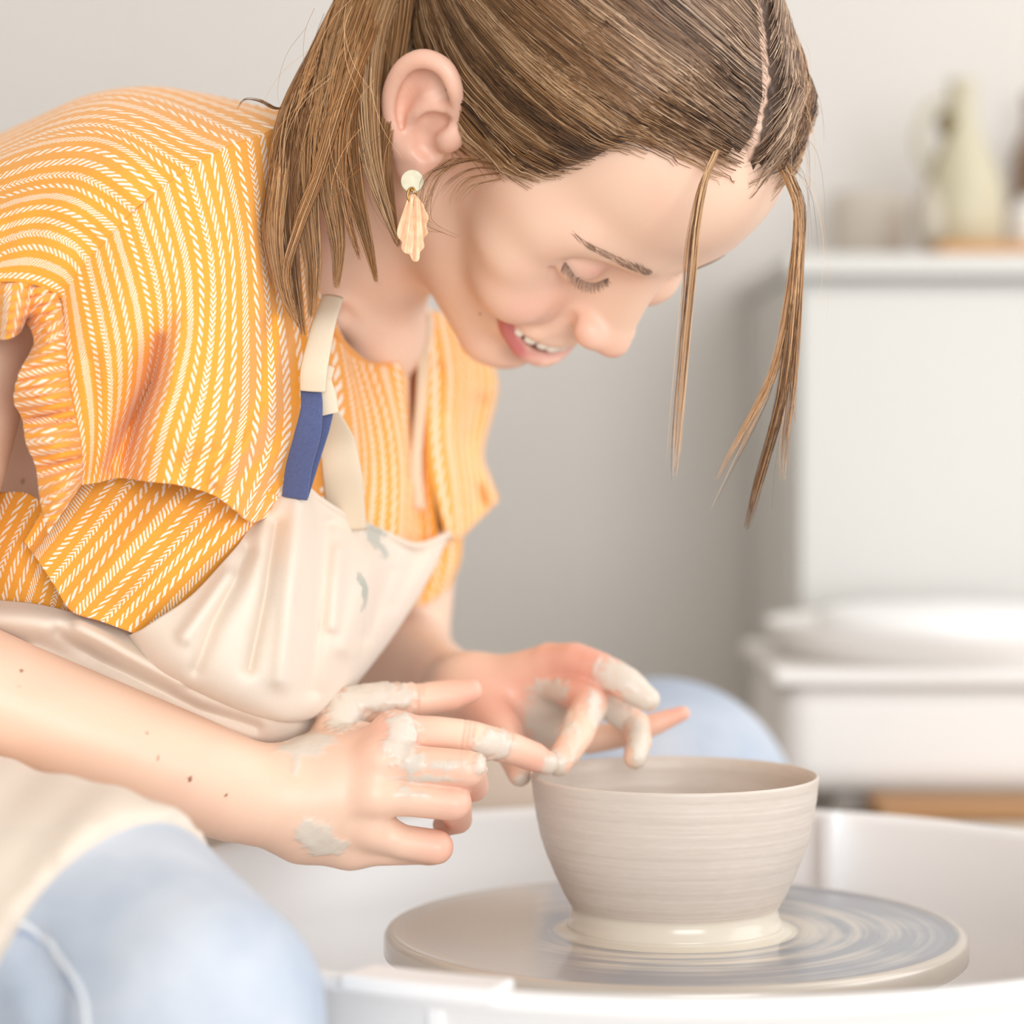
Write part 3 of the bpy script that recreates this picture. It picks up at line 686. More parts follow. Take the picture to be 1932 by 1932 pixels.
Mhr = Mat('brown_hair'); Mhr.set(Base_Color=Mhr.n('ShaderNodeVertexColor', layer_name='tint').outputs[0], Roughness=.42, Specular_IOR_Level=.5, Coat_Weight=.12, Coat_Roughness=.3, Coat_Tint=(.8, .88, 1, 1))
m_hair = Mhr.m
HCOL = np.array([srgb(*c)[:3] for c in ((140, 94, 54), (180, 128, 78), (212, 160, 108), (88, 56, 30), (232, 190, 144), (160, 112, 68))])
def hcols(n, ids=None, lift=1.0):
    a = RNG.choice(len(HCOL), n, p=(.25, .25, .18, .14, .08, .10)) if ids is None else np.asarray(ids) % len(HCOL)
    return HCOL[a]*(lift*(.82+.36*RNG.rand(n, 1)))
SC = np.array([0, -.014, .032]); SR = np.array([.0745, .0955, .0845])
HZ = [0, 10, 18, 37, 46, 52, 57, 62, 78, 84, 92, 180]; HE = [39, 41, 43, 41, 34, 17, 4, -4, -20, -33, -46, -52]
def wob(az): return 2.6*np.sin(az*.47+1)+1.8*np.sin(az*1.13)+1.2*np.sin(az*2.9+2)
def edge_deg(c):
    """degrees inside the hairline (positive = hair)"""
    v = c-np.array([0, 0, .02]); az = np.abs(np.degrees(np.arctan2(-v[..., 0], v[..., 1]))); el = np.degrees(np.arcsin(v[..., 2]/np.linalg.norm(v, axis=-1)))
    return el-np.interp(az, HZ, HE)+.5*wob(az)+np.clip(v[..., 0]/.03, 0, 1)*9*(az < 75)
NAZ, NEL = 96, 64
SG = None
def scalp_init():
    global SG
    az = np.linspace(-math.pi, math.pi, NAZ); el = np.linspace(-1.2, math.pi/2, NEL)
    A, E_ = np.meshgrid(az, el, indexing='ij'); q = np.stack([np.sin(A)*np.cos(E_), np.cos(A)*np.cos(E_), np.sin(E_)], 2).reshape(-1, 3)
    t = np.linspace(.94, 1.30, 37); c = SC+q[:, None]*SR*t[None, :, None]; Wp = hw(c).astype(np.float32)
    d = head_field(Field(Wp, Wp[:, 18], .03), True)
    k = np.argmax(d > 0, axis=1); k = np.where((d > 0).any(1), k, 36); SG = t[np.clip(k, 0, 36)].reshape(NAZ, NEL)
    for _ in range(2): SG = (SG+np.roll(SG, 1, 0)+np.roll(SG, -1, 0)+np.pad(SG, ((0, 0), (1, 0)), 'edge')[:, :-1]+np.pad(SG, ((0, 0), (0, 1)), 'edge')[:, 1:])/5
def scalp(x):
    a = (np.arctan2(x[..., 0], x[..., 1])+math.pi)/(2*math.pi)*(NAZ-1); e = np.clip((np.arcsin(np.clip(x[..., 2], -1, 1))+1.2)/(math.pi/2+1.2)*(NEL-1), 0, NEL-1.001)
    i = np.clip(a.astype(int), 0, NAZ-2); j = e.astype(int); u, v = a-i, e-j
    s = SG[i, j]*(1-u)*(1-v)+SG[i+1, j]*u*(1-v)+SG[i, j+1]*(1-u)*v+SG[i+1, j+1]*u*v
    return SC+x*SR*s[..., None]
def lift(c):
    e = edge_deg(c); q = (c-SC)/SR; top = np.clip(q[..., 2]*.6+q[..., 1]*.5+.35+q[..., 0]*.10, 0, 1)
    h = .0022+(.0045+.0095*top)*np.clip(e/26, 0, 1)**.8
    xp = -.004+.30*np.clip(.075-c[..., 1], 0, .09)   # the parting is a shallow furrow
    return h-.0035*np.exp(-((c[..., 0]-xp)/.005)**2)*(c[..., 2] > .07)
PART = lambda y: -.004+.30*np.clip(.075-y, 0, .09)
def build_hair():
    # solid underlayer following the skull
    na, ne = 220, 130
    az = np.linspace(-math.pi, math.pi, na, endpoint=False); el = np.linspace(-1.15, math.pi/2-.001, ne)
    A, E_ = np.meshgrid(az, el, indexing='ij'); q = np.stack([np.sin(A)*np.cos(E_), np.cos(A)*np.cos(E_), np.sin(E_)], 2)
    scalp_init()
    c = scalp(q); e = edge_deg(c); h = lift(c)-.0030-.004*np.clip(1-e/9, 0, 1)
    Pt = hw(c+q*h[..., None]); ok = e > -1.0
    i, j = np.meshgrid(np.arange(na), np.arange(ne-1), indexing='ij'); i2 = (i+1) % na
    F_ = np.stack([i*ne+j, i*ne+j+1, i2*ne+j+1, i2*ne+j], 2).reshape(-1, 4); F_ = F_[ok.ravel()[F_].all(1)]
    me = mesh_np('hair', Pt.reshape(-1, 3), F_)
    nn = np.sin(A*90+4*vnoise(c, 60, 3))*.5+.5; col = np.array(srgb(84, 60, 42)[:3])*(0.7+.6*nn[..., None]); col = np.where((np.abs(c[..., 0]-PART(c[..., 1])) < .0022)[..., None] & (c[..., 2] > .075)[..., None] & (c[..., 1] > -.02)[..., None], np.array(srgb(226, 188, 164)[:3]), col)
    set_col(me, col.reshape(-1, 3))
    hair = link('hair', me, m_hair, person)
    # combed strands from the hairline and the parting back to the tie
    N = 14000; q = RNG.randn(N*3, 3); q /= np.linalg.norm(q, axis=1)[:, None]; q = q[q[:, 2] > -.93]; c = scalp(q)
    vis = (q@np.array([-.699, .188, .690])) > -.30
    keep = (edge_deg(c) > RNG.rand(len(c))**2*9-3.5) & vis; q = q[keep][:N]
    # extra roots along the hairline and parting
    n = len(q); T = (np.array([-.012, -.108, .004])-SC)/SR; T /= np.linalg.norm(T)
    steps = 12; L = np.zeros((n, steps, 3)); ln = RNG.uniform(.055, .12, n); ln *= np.where(edge_deg(scalp(q)) < 1.5, RNG.uniform(.3, .9, n), 1)
    c0 = scalp(q); fr = np.clip(edge_deg(c0)/10, 0, 1); side = np.sign(c0[:, 0]-PART(c0[:, 1])); side[side == 0] = 1
    depth = RNG.rand(n)**1.5; wav = RNG.rand(n)*6.28
    x = q.copy()
    clump = vnoise(c0, 90, 4); clump2 = vnoise(c0, 45, 8)
    for k in range(steps):
        c = scalp(x); L[:, k] = c+x*(lift(c)-.0010+.0045*depth*(clump2-.35)*(k/steps)**.6+.0026*(vnoise(c*np.array([1, 1, 1]), 120, 6)-.3)*np.clip(edge_deg(c)/12, 0, 1))[:, None]
        t = T-x; t -= (t*x).sum(1)[:, None]*x; dT = np.linalg.norm(t, axis=1); t /= dT[:, None]+1e-6
        lat = np.zeros_like(x); lat[:, 0] = side; near_part = np.exp(-np.abs(c[:, 0]-PART(c[:, 1]))/.022)*(c[:, 2] > .03)
        drop = np.zeros_like(x); drop[:, 2] = -1
        w1 = (1.1*near_part+.25)[:, None]
        v = t+lat*w1+drop*(.35*np.clip(1-k/8, 0, 1)*(c[:, 1] > 0))[:, None]+(.22*(clump-.5)*np.sin(wav*.2+k*.5))[:, None]*np.cross(x, t)
        v -= (v*x).sum(1)[:, None]*x; v /= np.linalg.norm(v, axis=1)[:, None]+1e-6
        st = np.minimum(ln/steps/.086*1.0, dT*.5)
        x = x+v*st[:, None]; x /= np.linalg.norm(x, axis=1)[:, None]
        # never comb into the face
        cc = scalp(x); bad = edge_deg(cc) < -4.0; x[bad, 2] += .02; x /= np.linalg.norm(x, axis=1)[:, None]
    L += (RNG.randn(n, 1, 3)*.00025)*np.linspace(0, 1, steps)[None, :, None]
    mid = L[:, 6]; sf = vnoise(mid*np.array([1, .35, 1]), 150, 21)*.6+vnoise(mid*np.array([1, .4, 1]), 330, 22)*.4
    dark, mids, lite = (np.array(srgb(*k)[:3]) for k in ((78, 50, 28), (158, 112, 68), (230, 190, 148)))
    tone = np.clip((sf-.28)*2.1+RNG.randn(n)*.13, 0, 1)[:, None]; cc_ = np.where(tone < .5, dark+(mids-dark)*tone*2, mids+(lite-mids)*(tone-.5)*2)
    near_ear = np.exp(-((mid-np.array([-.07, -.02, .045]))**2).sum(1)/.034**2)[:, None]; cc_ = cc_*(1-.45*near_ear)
    top_sheen = np.clip((mid[:, 2]-.075)/.04, 0, 1)[:, None]; cc_ = cc_*(1-top_sheen*.3)+(cc_.mean(1, keepdims=True)*np.array([1.12, 1.0, .95]))*top_sheen*.36  # greyish light sheen on the crown, mixed into the strand colour
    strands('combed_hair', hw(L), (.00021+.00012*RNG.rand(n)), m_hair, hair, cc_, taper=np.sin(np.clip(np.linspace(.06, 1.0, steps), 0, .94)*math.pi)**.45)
    # loose locks
    LK = []; LC = []; LR = []
    def lock(pts, w0, w1, n, depth=.008, lift_=.95, rad=.00021, tipspread=0.0, cid=None):
        n = int(n*1.5) if n > 20 else n
        pts = [P(*p) for p in pts]; t = np.linspace(0, len(pts)-1, 17); cl = crom(pts, t); s = (pts[0][1]-CAM[1])/F_PX
        base = RNG.randint(0, 6)
        for _ in range(n):
            a, b = RNG.uniform(-1, 1), RNG.uniform(-1, 1); ph = RNG.rand()*6.28
            u = np.linspace(0, 1, 17); wd = (w0+(w1-w0)*u**.8)*(1-.55*u**5)*s*(1+tipspread*u**3*RNG.rand())
            off = np.stack([a*wd+np.sin(u*5+ph)*.0006, b*depth*(1-.6*u)+0*u, np.sin(u*4+ph)*.0004], 1)
            e = 1-.38*RNG.rand()**1.6
            k = crom(cl+off, np.linspace(0, 16*e, 17)); LK.append(k)
            LC.append(HCOL[(base if RNG.rand() < .5 else RNG.randint(0, 6)) if cid is None else cid]*lift_*(.8+.4*RNG.rand())); LR.append(rad*(.7+.6*RNG.rand()))
    lock([(750, -60, .00), (742, 60, -.012), (728, 180, -.02), (722, 300, -.03), (735, 390, -.035), (752, 465, -.04)], 40, 5, 260, .014, .8)
    lock([(770, -80, -.00), (758, 20, -.008), (738, 110, -.012), (718, 200, -.016), (722, 300, -.02), (735, 380, -.025)], 30, 10, 220, .008, .6)
    lock([(790, -70, .010), (775, 30, .004), (756, 100, .0), (742, 170, -.004), (738, 250, -.008)], 26, 12, 160, .008, .55)
    lock([(735, -60, -.01), (700, 60, -.025), (690, 180, -.035), (700, 300, -.045), (725, 390, -.05), (750, 462, -.05)], 42, 5, 260, .010)
    lock([(710, -60, -.01), (668, 80, -.03), (650, 220, -.045), (665, 350, -.055), (692, 450, -.06), (710, 532, -.055)], 44, 5, 280, .010)
    lock([(690, -60, -.01), (640, 90, -.035), (615, 230, -.05), (622, 360, -.06), (638, 460, -.062), (635, 545, -.06)], 42, 9, 260, .009)
    lock([(700, -50, -.01), (622, 100, -.035), (580, 240, -.052), (578, 380, -.062), (590, 500, -.064), (588, 600, -.06)], 42, 12, 280, .008)
    lock([(695, -50, -.01), (608, 110, -.035), (556, 240, -.055), (545, 380, -.066), (553, 500, -.07), (572, 632, -.066)], 38, 8, 260, .006)
    lock([(690, -40, -.0), (597, 115, -.03), (542, 230, -.05), (526, 350, -.066), (520, 450, -.074), (535, 550, -.074), (562, 618, -.07)], 28, 7, 180, .005)
    lock([(690, 60, -.03), (640, 200, -.055), (600, 330, -.066), (560, 440, -.075), (540, 520, -.076), (560, 600, -.07)], 18, 6, 60, .003, 1.15)
    lock([(700, 40, -.03), (655, 180, -.05), (640, 300, -.062), (660, 420, -.066), (680, 490, -.062)], 20, 5, 60, .003, 1.2)
    lock([(648, 40, -.03), (575, 150, -.045), (535, 240, -.055), (508, 370, -.07), (500, 450, -.078), (520, 545, -.078)], 14, 4, 40, .004, 1.1)
    lock([(545, 202, -.045), (520, 204, -.05), (490, 190, -.055), (462, 187, -.055), (447, 205, -.052)], 3, 2, 14, .001, .6)
    # locks hanging before the forehead
    tips = [((1408, 1000), 110, 9), ((1440, 900), 60, 7), ((1478, 905), 45, 7), ((1352, 905), 45, 5), ((1345, 960), 8, 10), ((1500, 800), 30, 5), ((1390, 860), 40, 6), ((1460, 960), 10, 9)]
    for (tx, ty), n_, w_ in tips:
        f = (tx-1505)
        lock([(1470, 300, -.045), (1492, 345, -.047), (1508, 400, -.047), (1508+f*.08, 520, -.045), (1504+f*.28, 520+(ty-520)*.45, -.042), (1500+f*.70, 520+(ty-520)*.80, -.04), (tx, ty, -.038)], 10, w_, int(n_*.8), .003, 1.15, .00015, .8)
    lock([(1352, 285, -.088), (1330, 340, -.094), (1315, 420, -.098), (1306, 520, -.100), (1292, 660, -.100), (1280, 790, -.10), (1272, 905, -.10)], 5, 8, 46, .002, 1.2, .00015, .6)
    lock([(1350, 290, -.088), (1322, 350, -.094), (1300, 450, -.098), (1290, 560, -.100), (1278, 700, -.100), (1262, 870, -.10)], 3, 6, 14, .002, 1.3, .00018, .5)
    # wisps at the temple and the ear
    for p_ in ([(960, 320, -.045), (900, 318, -.055), (850, 345, -.062), (815, 395, -.064)], [(950, 325, -.045), (890, 335, -.055), (860, 365, -.06), (850, 392, -.06)], [(930, 312, -.05), (870, 300, -.062), (830, 320, -.068), (800, 350, -.07)], [(985, 330, -.04), (930, 340, -.048), (890, 352, -.052), (862, 385, -.054)],
               [(880, 300, -.058), (835, 330, -.066), (808, 390, -.068), (800, 430, -.066), (840, 440, -.056)], [(860, 300, -.06), (812, 340, -.068), (800, 400, -.068), (815, 425, -.066), (870, 450, -.05)], [(900, 300, -.055), (850, 310, -.064), (800, 330, -.07), (790, 380, -.07)]):
        lock(p_, 11, 9, 9, .001, .85, .00012, 1.6)
    for k in range(26):   # fly-aways
        x0, y0 = RNG.uniform(1480, 1512), RNG.uniform(20, 330); dx = RNG.uniform(8, 55)
        lock([(x0-20, y0, -.05), (x0+dx*.6, y0+40, -.05), (x0+dx, y0+RNG.uniform(100, 200), -.05), (x0+dx*RNG.uniform(.5, 1.2), y0+RNG.uniform(220, 420), -.05)], 2, 2, 1, .001, 1.2, .00009)
    for k in range(50):
        x0, y0 = RNG.uniform(560, 740), RNG.uniform(-20, 300); a = RNG.uniform(-1, 1)
        lock([(x0, y0, -.055), (x0-30+a*30, y0+50, -.068), (x0-40+a*60, y0+120, -.074), (x0-20+a*90, y0+190, -.074)], 2, 2, 1, .001, 1.35, .00010)
    for k in range(60):
        x0, y0 = RNG.uniform(900, 1400), RNG.uniform(0, 200)
        lock([(x0, y0, -.115), (x0-60, y0-30, -.116), (x0-130, y0-40, -.114)], 2, 2, 1, .001, 1.3, .0001) if 0 else None
    strands('loose_locks', LK, np.array(LR), m_hair, hair, np.array(LC))
    # eyebrows and lashes
    BR = np.array([(-.0558, .0738, .0234), (-.0454, .0823, .0228), (-.0327, .0889, .0210), (-.0224, .0937, .0198), (-.0129, .0973, .0183)])
    for s in (-1, 1):
        Ls = []
        for k in range(330):
            u = RNG.rand(); t = np.array([u*4.0]); b = crom(BR, t)[0]; u = u**.75; t = np.array([u*4.0]); b = crom(BR, t)[0]; wz = .0036*(.30+.95*min(1, u*1.25))*(1-.5*max(0, u-.85)/.15)
            b = b+np.array([0, .0006-.10*abs(0), RNG.uniform(-wz, wz)*.8]); d = np.array([-.75, -.25-.45*(1-u), .35+.55*u*u]); d /= np.linalg.norm(d)
            ln_ = RNG.uniform(.004, .0070); tt = np.linspace(0, 1, 6)[:, None]
            Ls.append(b+d*ln_*tt+np.array([0, 0, -.0012])*tt**2+np.array([0, .0003, 0])*(1-tt))
        Ls = hw(np.array(Ls)*np.array([-s, 1, 1])); sh = Ls.shape; sn = snapn(head_field, Ls.reshape(-1, 3)).reshape(sh); out_ = HM@np.array([0, 1, .1]); Ls = sn+out_*np.linspace(.0001, .0007, 6)[None, :, None]
        strands('eyebrow', Ls, .00005, m_hair, person, np.tile(srgb(136, 110, 86)[:3], (len(Ls), 1)))
        LA = np.array([(-.0465, .0770, .0022), (-.0415, .0818, -.0005), (-.034, .0862, -.0034), (-.0255, .0876, -.0052), (-.0190, .0872, -.0045), (-.0165, .0872, -.0030)])
        Ls = []
        for k in range(95):
            u = (k+RNG.rand())/95; b = crom(LA, np.array([u*5*.97]))[0]; fan = (u-.5)
            d = np.array([-.55+fan*1.0, .72, -.62]); d /= np.linalg.norm(d); ln_ = RNG.uniform(.0055, .0085)*(1-.5*u**4); tt = np.linspace(0, 1, 8)[:, None]
            Ls.append(b+d*ln_*tt+np.array([0, .0004, .0030])*tt**2.2)
        Ls = hw(np.array(Ls)*np.array([-s, 1, 1]))
        strands('eyelashes', Ls, .00010, m_hair, person, np.tile(srgb(70, 52, 42)[:3], (len(Ls), 1)))
    return hair
def build_earring():
    er = empty('earring', tuple(P(778, 342, -.066)), None, None); er.parent = person; er.location = Vector(P(778, 342, -.066))-person.location
    def pl(px, py, Y=-.066): return P(px, py, Y)
    # disc stud
    bm = bmesh.new(); r = RR(22.5, -.066)
    bmesh.ops.create_cone(bm, segments=40, radius1=r, radius2=r*.93, depth=.0022, cap_ends=True)
    bmesh.ops.bevel(bm, geom=[e for e in bm.edges if abs(e.verts[0].co.z-e.verts[1].co.z) < 1e-6], offset=.0003, segments=2, affect='EDGES')
    me = bpy.data.meshes.new('pearl_disc')
    for v in bm.verts: c = v.co.copy(); v.co = Vector(pl(778, 342, -.0680))+Vector((c.x, -c.z*1.0+.06*c.x, c.y))
    bmesh.ops.recalc_face_normals(bm, faces=bm.faces); bm.to_mesh(me); bm.free()
    Md = Mat('mother_of_pearl'); Md.set(Base_Color=Md.mix(Md.noise(260, 4), srgb(190, 180, 142), srgb(228, 222, 198)), Roughness=.45, Coat_Weight=.1); o = link('pearl_disc', me, Md.m, er, False)
    brass = plain('brass', (190, 146, 86), .3, Metallic=1.0)
    th = np.linspace(0, 2*math.pi, 20)
    tube('brass_ring', np.array([pl(777+8*math.cos(a), 368+14*math.sin(a), -.0695+.001*math.cos(a)) for a in th]), .0005, brass, er, 6)
    bm = bmesh.new(); bmesh.ops.create_uvsphere(bm, u_segments=12, v_segments=8, radius=.0009); bmesh.ops.translate(bm, verts=bm.verts, vec=Vector(pl(777, 359, -.0697))); me = bpy.data.meshes.new('pin'); bm.to_mesh(me); bm.free(); link('pin', me, brass, er)
    # hammered petal
    out = [(780, 366), (769, 374), (762, 392), (755, 412), (749, 432), (750, 448), (758, 456), (757, 468), (764, 478), (772, 480), (776, 488), (784, 495), (791, 489), (793, 476), (801, 466), (799, 452), (808, 440), (805, 425), (809, 412), (803, 396), (794, 378)]
    o2 = crom(np.array(out+out[:1], float), np.linspace(0, len(out), 169)[:-1]); V = []; Fc = []; nr, nc = 56, 22
    for r in range(nr):
        y = 367+(494-367)*r/(nr-1); xs = []
        for a, b in zip(o2, np.roll(o2, -1, 0)):
            if (a[1] <= y) != (b[1] <= y): xs.append(a[0]+(b[0]-a[0])*(y-a[1])/(b[1]-a[1]))
        x0, x1 = (min(xs), max(xs)) if len(xs) > 1 else (780, 781)
        for k in range(nc):
            X = x0+(x1-x0)*k/(nc-1); g = (X-780+(y-366)*.10)/(.5+(y-366)/95)
            rid = math.sin(g*.40)*.0003+math.sin(g*.95+y*.03)*.00016+math.sin(y*.06+.8)*.0006-.0018*max(0, (X-792)/18)**2
            V.append(pl(X, y, -.0690+rid))
    for r in range(nr-1):
        for k in range(nc-1): Fc.append((r*nc+k, r*nc+k+1, (r+1)*nc+k+1, (r+1)*nc+k))
    me = mesh_np('petal', V, Fc)
    Mp_ = Mat('peach_metal'); Mp_.set(Base_Color=Mp_.mix(Mp_.noise(300, 3), srgb(222, 160, 112), srgb(248, 208, 172)), Roughness=.42, Metallic=.1, Coat_Weight=.15)
    o = link('petal', me, Mp_.m, er); s_ = o.modifiers.new('thick', 'SOLIDIFY'); s_.thickness = .0007
# ---------------------------------------------------------------- cloth
def surf(name, rows, nu, nv, mat, parent, pitch=None, uoff=0.0, disp=None, thick=.0012, smooth_v=True, uv_swap=False, vlen=None, subd=False):
    """cloth panel through a net of points (rows = lines of the cloth); u counts the lines, v runs along them"""
    G = np.array(rows, float); nr, nc, _ = G.shape
    tu = np.linspace(0, nr-1, nu); tv = np.linspace(0, nc-1, nv)
    A = np.stack([crom(G[r], tv) for r in range(nr)], 0)              # nr, nv, 3
    B = np.stack([crom(A[:, j], tu) for j in range(nv)], 1)           # nu, nv, 3
    px, py, Y = B[..., 0], B[..., 1], B[..., 2]
    if disp is not None: Y = Y+disp(px, py)
    d = Y-CAM[1]; V = np.stack([CAM[0]+(px-966)/F_PX*d, Y, CAM[2]-(py-800)/F_PX*d], 2)
    i, j = np.meshgrid(np.arange(nu-1), np.arange(nv-1), indexing='ij')
    F_ = np.stack([i*nv+j, i*nv+j+1, (i+1)*nv+j+1, (i+1)*nv+j], 2).reshape(-1, 4)
    me = mesh_np(name, V.reshape(-1, 3), F_)
    pitch = pitch or 25.6
    e = np.linalg.norm(np.diff(B[:, 0, :2], axis=0), axis=1) if vlen is None else np.linalg.norm(np.diff(B[:, vlen, :2], axis=0), axis=1)
    U = uoff+np.concatenate([[0], np.cumsum(e)])/pitch
    l = np.linalg.norm(np.diff(B[nu//2, :, :2], axis=0), axis=1); W = np.concatenate([[0], np.cumsum(l)])/25.6
    uv = np.stack(np.broadcast_arrays(U[:, None], W[None, :]), 2).reshape(-1, 2)
    ul = me.uv_layers.new(name='weave'); vi = np.zeros(len(me.loops), np.int32); me.loops.foreach_get('vertex_index', vi); ul.data.foreach_set('uv', uv[vi].astype(np.float32).ravel())
    o = link(name, me, mat, parent)
    if thick: s = o.modifiers.new('cloth', 'SOLIDIFY'); s.thickness = thick; s.offset = 0
    return o, U[-1]
def folds(spec):
    """soft fold lines: (polyline, width px, height m)"""
    def f(px, py):
        s = np.zeros_like(px); q = np.stack([px, py], -1)
        for pts, w_, h in spec:
            p = np.asarray(pts, float); best = np.full(px.shape, 1e9)
            for a, b in zip(p[:-1], p[1:]):
                ab = b-a; t = np.clip(((q-a)@ab)/(ab@ab), 0, 1); best = np.minimum(best, np.linalg.norm(q-a-t[..., None]*ab, axis=-1))
            s = s+h*np.exp(-(best/w_)**2)
        return s
    return f
def weave_mat(name, strength=1.0, base=(243, 164, 58), thread=(255, 240, 222)):
    M = Mat(name); uv = M.n('ShaderNodeUVMap', uv_map='weave').outputs[0]
    wob = M.n('ShaderNodeTexNoise', ins={'Vector': uv, 'Scale': 1.7, 'Detail': 2.0})
    sp = M.n('ShaderNodeSeparateXYZ', ins={0: uv}); nw = M.math('SUBTRACT', wob.outputs['Fac'], .5)
    u = M.math('ADD', sp.outputs[0], M.math('MULTIPLY', nw, .22)); v = sp.outputs[1]
    idx = M.math('FLOOR', u); a = M.math('SUBTRACT', M.math('FRACT', u), .5); ab = M.math('ABSOLUTE', a)
    k = M.math('MODULO', M.math('ADD', idx, 40.0), 5.0)
    def eq(x): return M.math('COMPARE', k, x, .3)
    def dash(fr, sl, duty, arg): return M.math('LESS_THAN', M.math('FRACT', M.math('ADD', M.math('MULTIPLY', v, fr), M.math('MULTIPLY', arg, sl))), duty)
    pats = [(dash(1.15, 2.6, .52, a), .20), (dash(2.7, 3.6, .50, a), .27), (dash(1.35, -2.4, .50, a), .19), (dash(2.2, 3.6, .50, ab), .25), (dash(1.6, 3.0, .52, a), .23)]
    tot = 0.0
    for i, (p, w_) in enumerate(pats):
        tot = M.math('ADD', tot, M.math('MULTIPLY', eq(float(i)), M.math('MULTIPLY', p, M.math('LESS_THAN', ab, w_))))
    co = M.n('ShaderNodeTexCoord').outputs['Object']
    fine = M.noise(2600, 2, co); b2 = M.mix(M.ramp(fine, .3, .7), srgb(*base), srgb(min(base[0]+8, 255), base[1]+10, base[2]+14))
    M.set(Base_Color=M.mix(M.math('MULTIPLY', tot, strength), b2, srgb(*thread)), Roughness=.85, Sheen_Weight=.25, Sheen_Roughness=.5, Specular_IOR_Level=.2)
    M.set(Subsurface_Weight=.0)
    M.bump(M.math('ADD', M.math('MULTIPLY', tot, 1.0), M.math('MULTIPLY', fine, .5)), .5, .0006)
    return M.m
SEAM = [(115, 565, -.100), (150, 512, -.104), (200, 455, -.106), (250, 400, -.105), (300, 358, -.10), (350, 322, -.095), (400, 292, -.085), (445, 272, -.070), (490, 258, -.05), (525, 240, -.03), (560, 215, .0)]
def build_clothes():
    mo = weave_mat('orange_woven_cotton')
    # front panel: lines run down from the mitred seam
    S_ = SEAM
    B = [[S_[0], (120, 645, -.106), (128, 720, -.106), (140, 790, -.105), (150, 850, -.102), (150, 915, -.092)],
         [S_[1], (170, 610, -.112), (184, 690, -.112), (190, 760, -.108), (188, 840, -.103), (176, 912, -.092)],
         [S_[2], (228, 560, -.113), (243, 650, -.112), (240, 735, -.102), (222, 820, -.092), (203, 905, -.083)],
         [S_[3], (288, 520, -.110), (302, 620, -.106), (288, 715, -.088), (255, 805, -.076), (228, 902, -.072)],
         [S_[4], (338, 500, -.107), (345, 620, -.109), (326, 720, -.112), (296, 815, -.112), (272, 908, -.106)],
         [S_[5], (392, 480, -.102), (396, 610, -.105), (380, 730, -.110), (355, 830, -.113), (335, 915, -.110)],
         [S_[6], (436, 460, -.094), (442, 610, -.097), (438, 740, -.100), (422, 850, -.106), (398, 932, -.104)],
         [S_[7], (472, 440, -.080), (484, 600, -.082), (486, 740, -.076), (474, 850, -.084), (442, 962, -.092)],
         [S_[8], (508, 430, -.060), (524, 600, -.056), (535, 740, -.042), (528, 850, -.050), (472, 985, -.070)],
         [S_[9], (548, 420, -.040), (566, 600, -.030), (582, 740, -.014), (570, 860, -.022), (505, 975, -.048)],
         [S_[10], (592, 400, -.002), (606, 590, .002), (618, 720, .02), (606, 850, .012), (560, 960, .0)]]
    fb = folds([([(303, 640), (285, 720), (235, 810), (205, 880)], 11, .010), ([(345, 610), (320, 720), (270, 830), (225, 900)], 17, -.007), ([(175, 680), (180, 780), (170, 900)], 16, .004),
                ([(500, 620), (480, 760), (420, 850), (350, 880)], 22, .007), ([(560, 640), (545, 760), (500, 850), (455, 900)], 18, .010), ([(530, 600), (510, 760), (460, 850), (410, 905)], 14, -.006), ([(590, 720), (560, 850), (500, 930)], 15, .008)])
    shirt, U = surf('blouse', B, 200, 170, mo, person, disp=fb)
    tag(shirt)
    A = [[S_[0], (102, 554, -.104), (85, 545, -.106), (65, 538, -.106), (40, 534, -.106), (12, 532, -.104), (-20, 535, -.102), (-110, 565, -.09)],
         [S_[1], (130, 490, -.108), (108, 478, -.109), (85, 470, -.108), (58, 467, -.106), (30, 472, -.104), (0, 482, -.10), (-110, 525, -.088)],
         [S_[2], (165, 424, -.107), (135, 405, -.107), (105, 395, -.104), (75, 393, -.10), (40, 399, -.097), (0, 412, -.092), (-110, 455, -.078)],
         [S_[3], (212, 370, -.104), (175, 348, -.101), (145, 337, -.096), (110, 335, -.09), (65, 341, -.083), (10, 358, -.075), (-110, 405, -.06)],
         [S_[4], (262, 320, -.098), (220, 290, -.09), (180, 276, -.08), (139, 274, -.073), (87, 280, -.065), (20, 300, -.055), (-110, 355, -.04)],
         [S_[5], (303, 292, -.088), (255, 262, -.078), (208, 244, -.066), (160, 240, -.056), (102, 250, -.045), (32, 275, -.03), (-110, 340, -.01)],
         [S_[6], (348, 270, -.076), (292, 236, -.06), (238, 214, -.045), (184, 206, -.030), (118, 219, -.015), (42, 252, 0), (-110, 322, .02)],
         [S_[7], (391, 248, -.057), (332, 217, -.037), (272, 194, -.015), (207, 186, .0), (132, 202, .02), (52, 236, .04), (-110, 312, .05)],
         [S_[8], (432, 230, -.033), (371, 204, -.008), (302, 180, .02), (232, 171, .04), (152, 186, .06), (62, 226, .08), (-110, 305, .09)],
         [S_[9], (466, 214, -.008), (406, 194, .020), (341, 173, .045), (271, 165, .07), (180, 179, .10), (80, 220, .12), (-110, 303, .13)],
         [S_[10], (500, 204, .03), (440, 190, .06), (370, 176, .09), (290, 170, .12), (190, 186, .15), (80, 228, .17), (-110, 312, .18)]]
    sl, _ = surf('sleeve', A, 160, 150, mo, shirt, disp=folds([([(20, 330), (120, 300), (220, 330), (260, 380)], 26, -.003), ([(20, 430), (90, 420), (170, 450)], 20, .003)]))
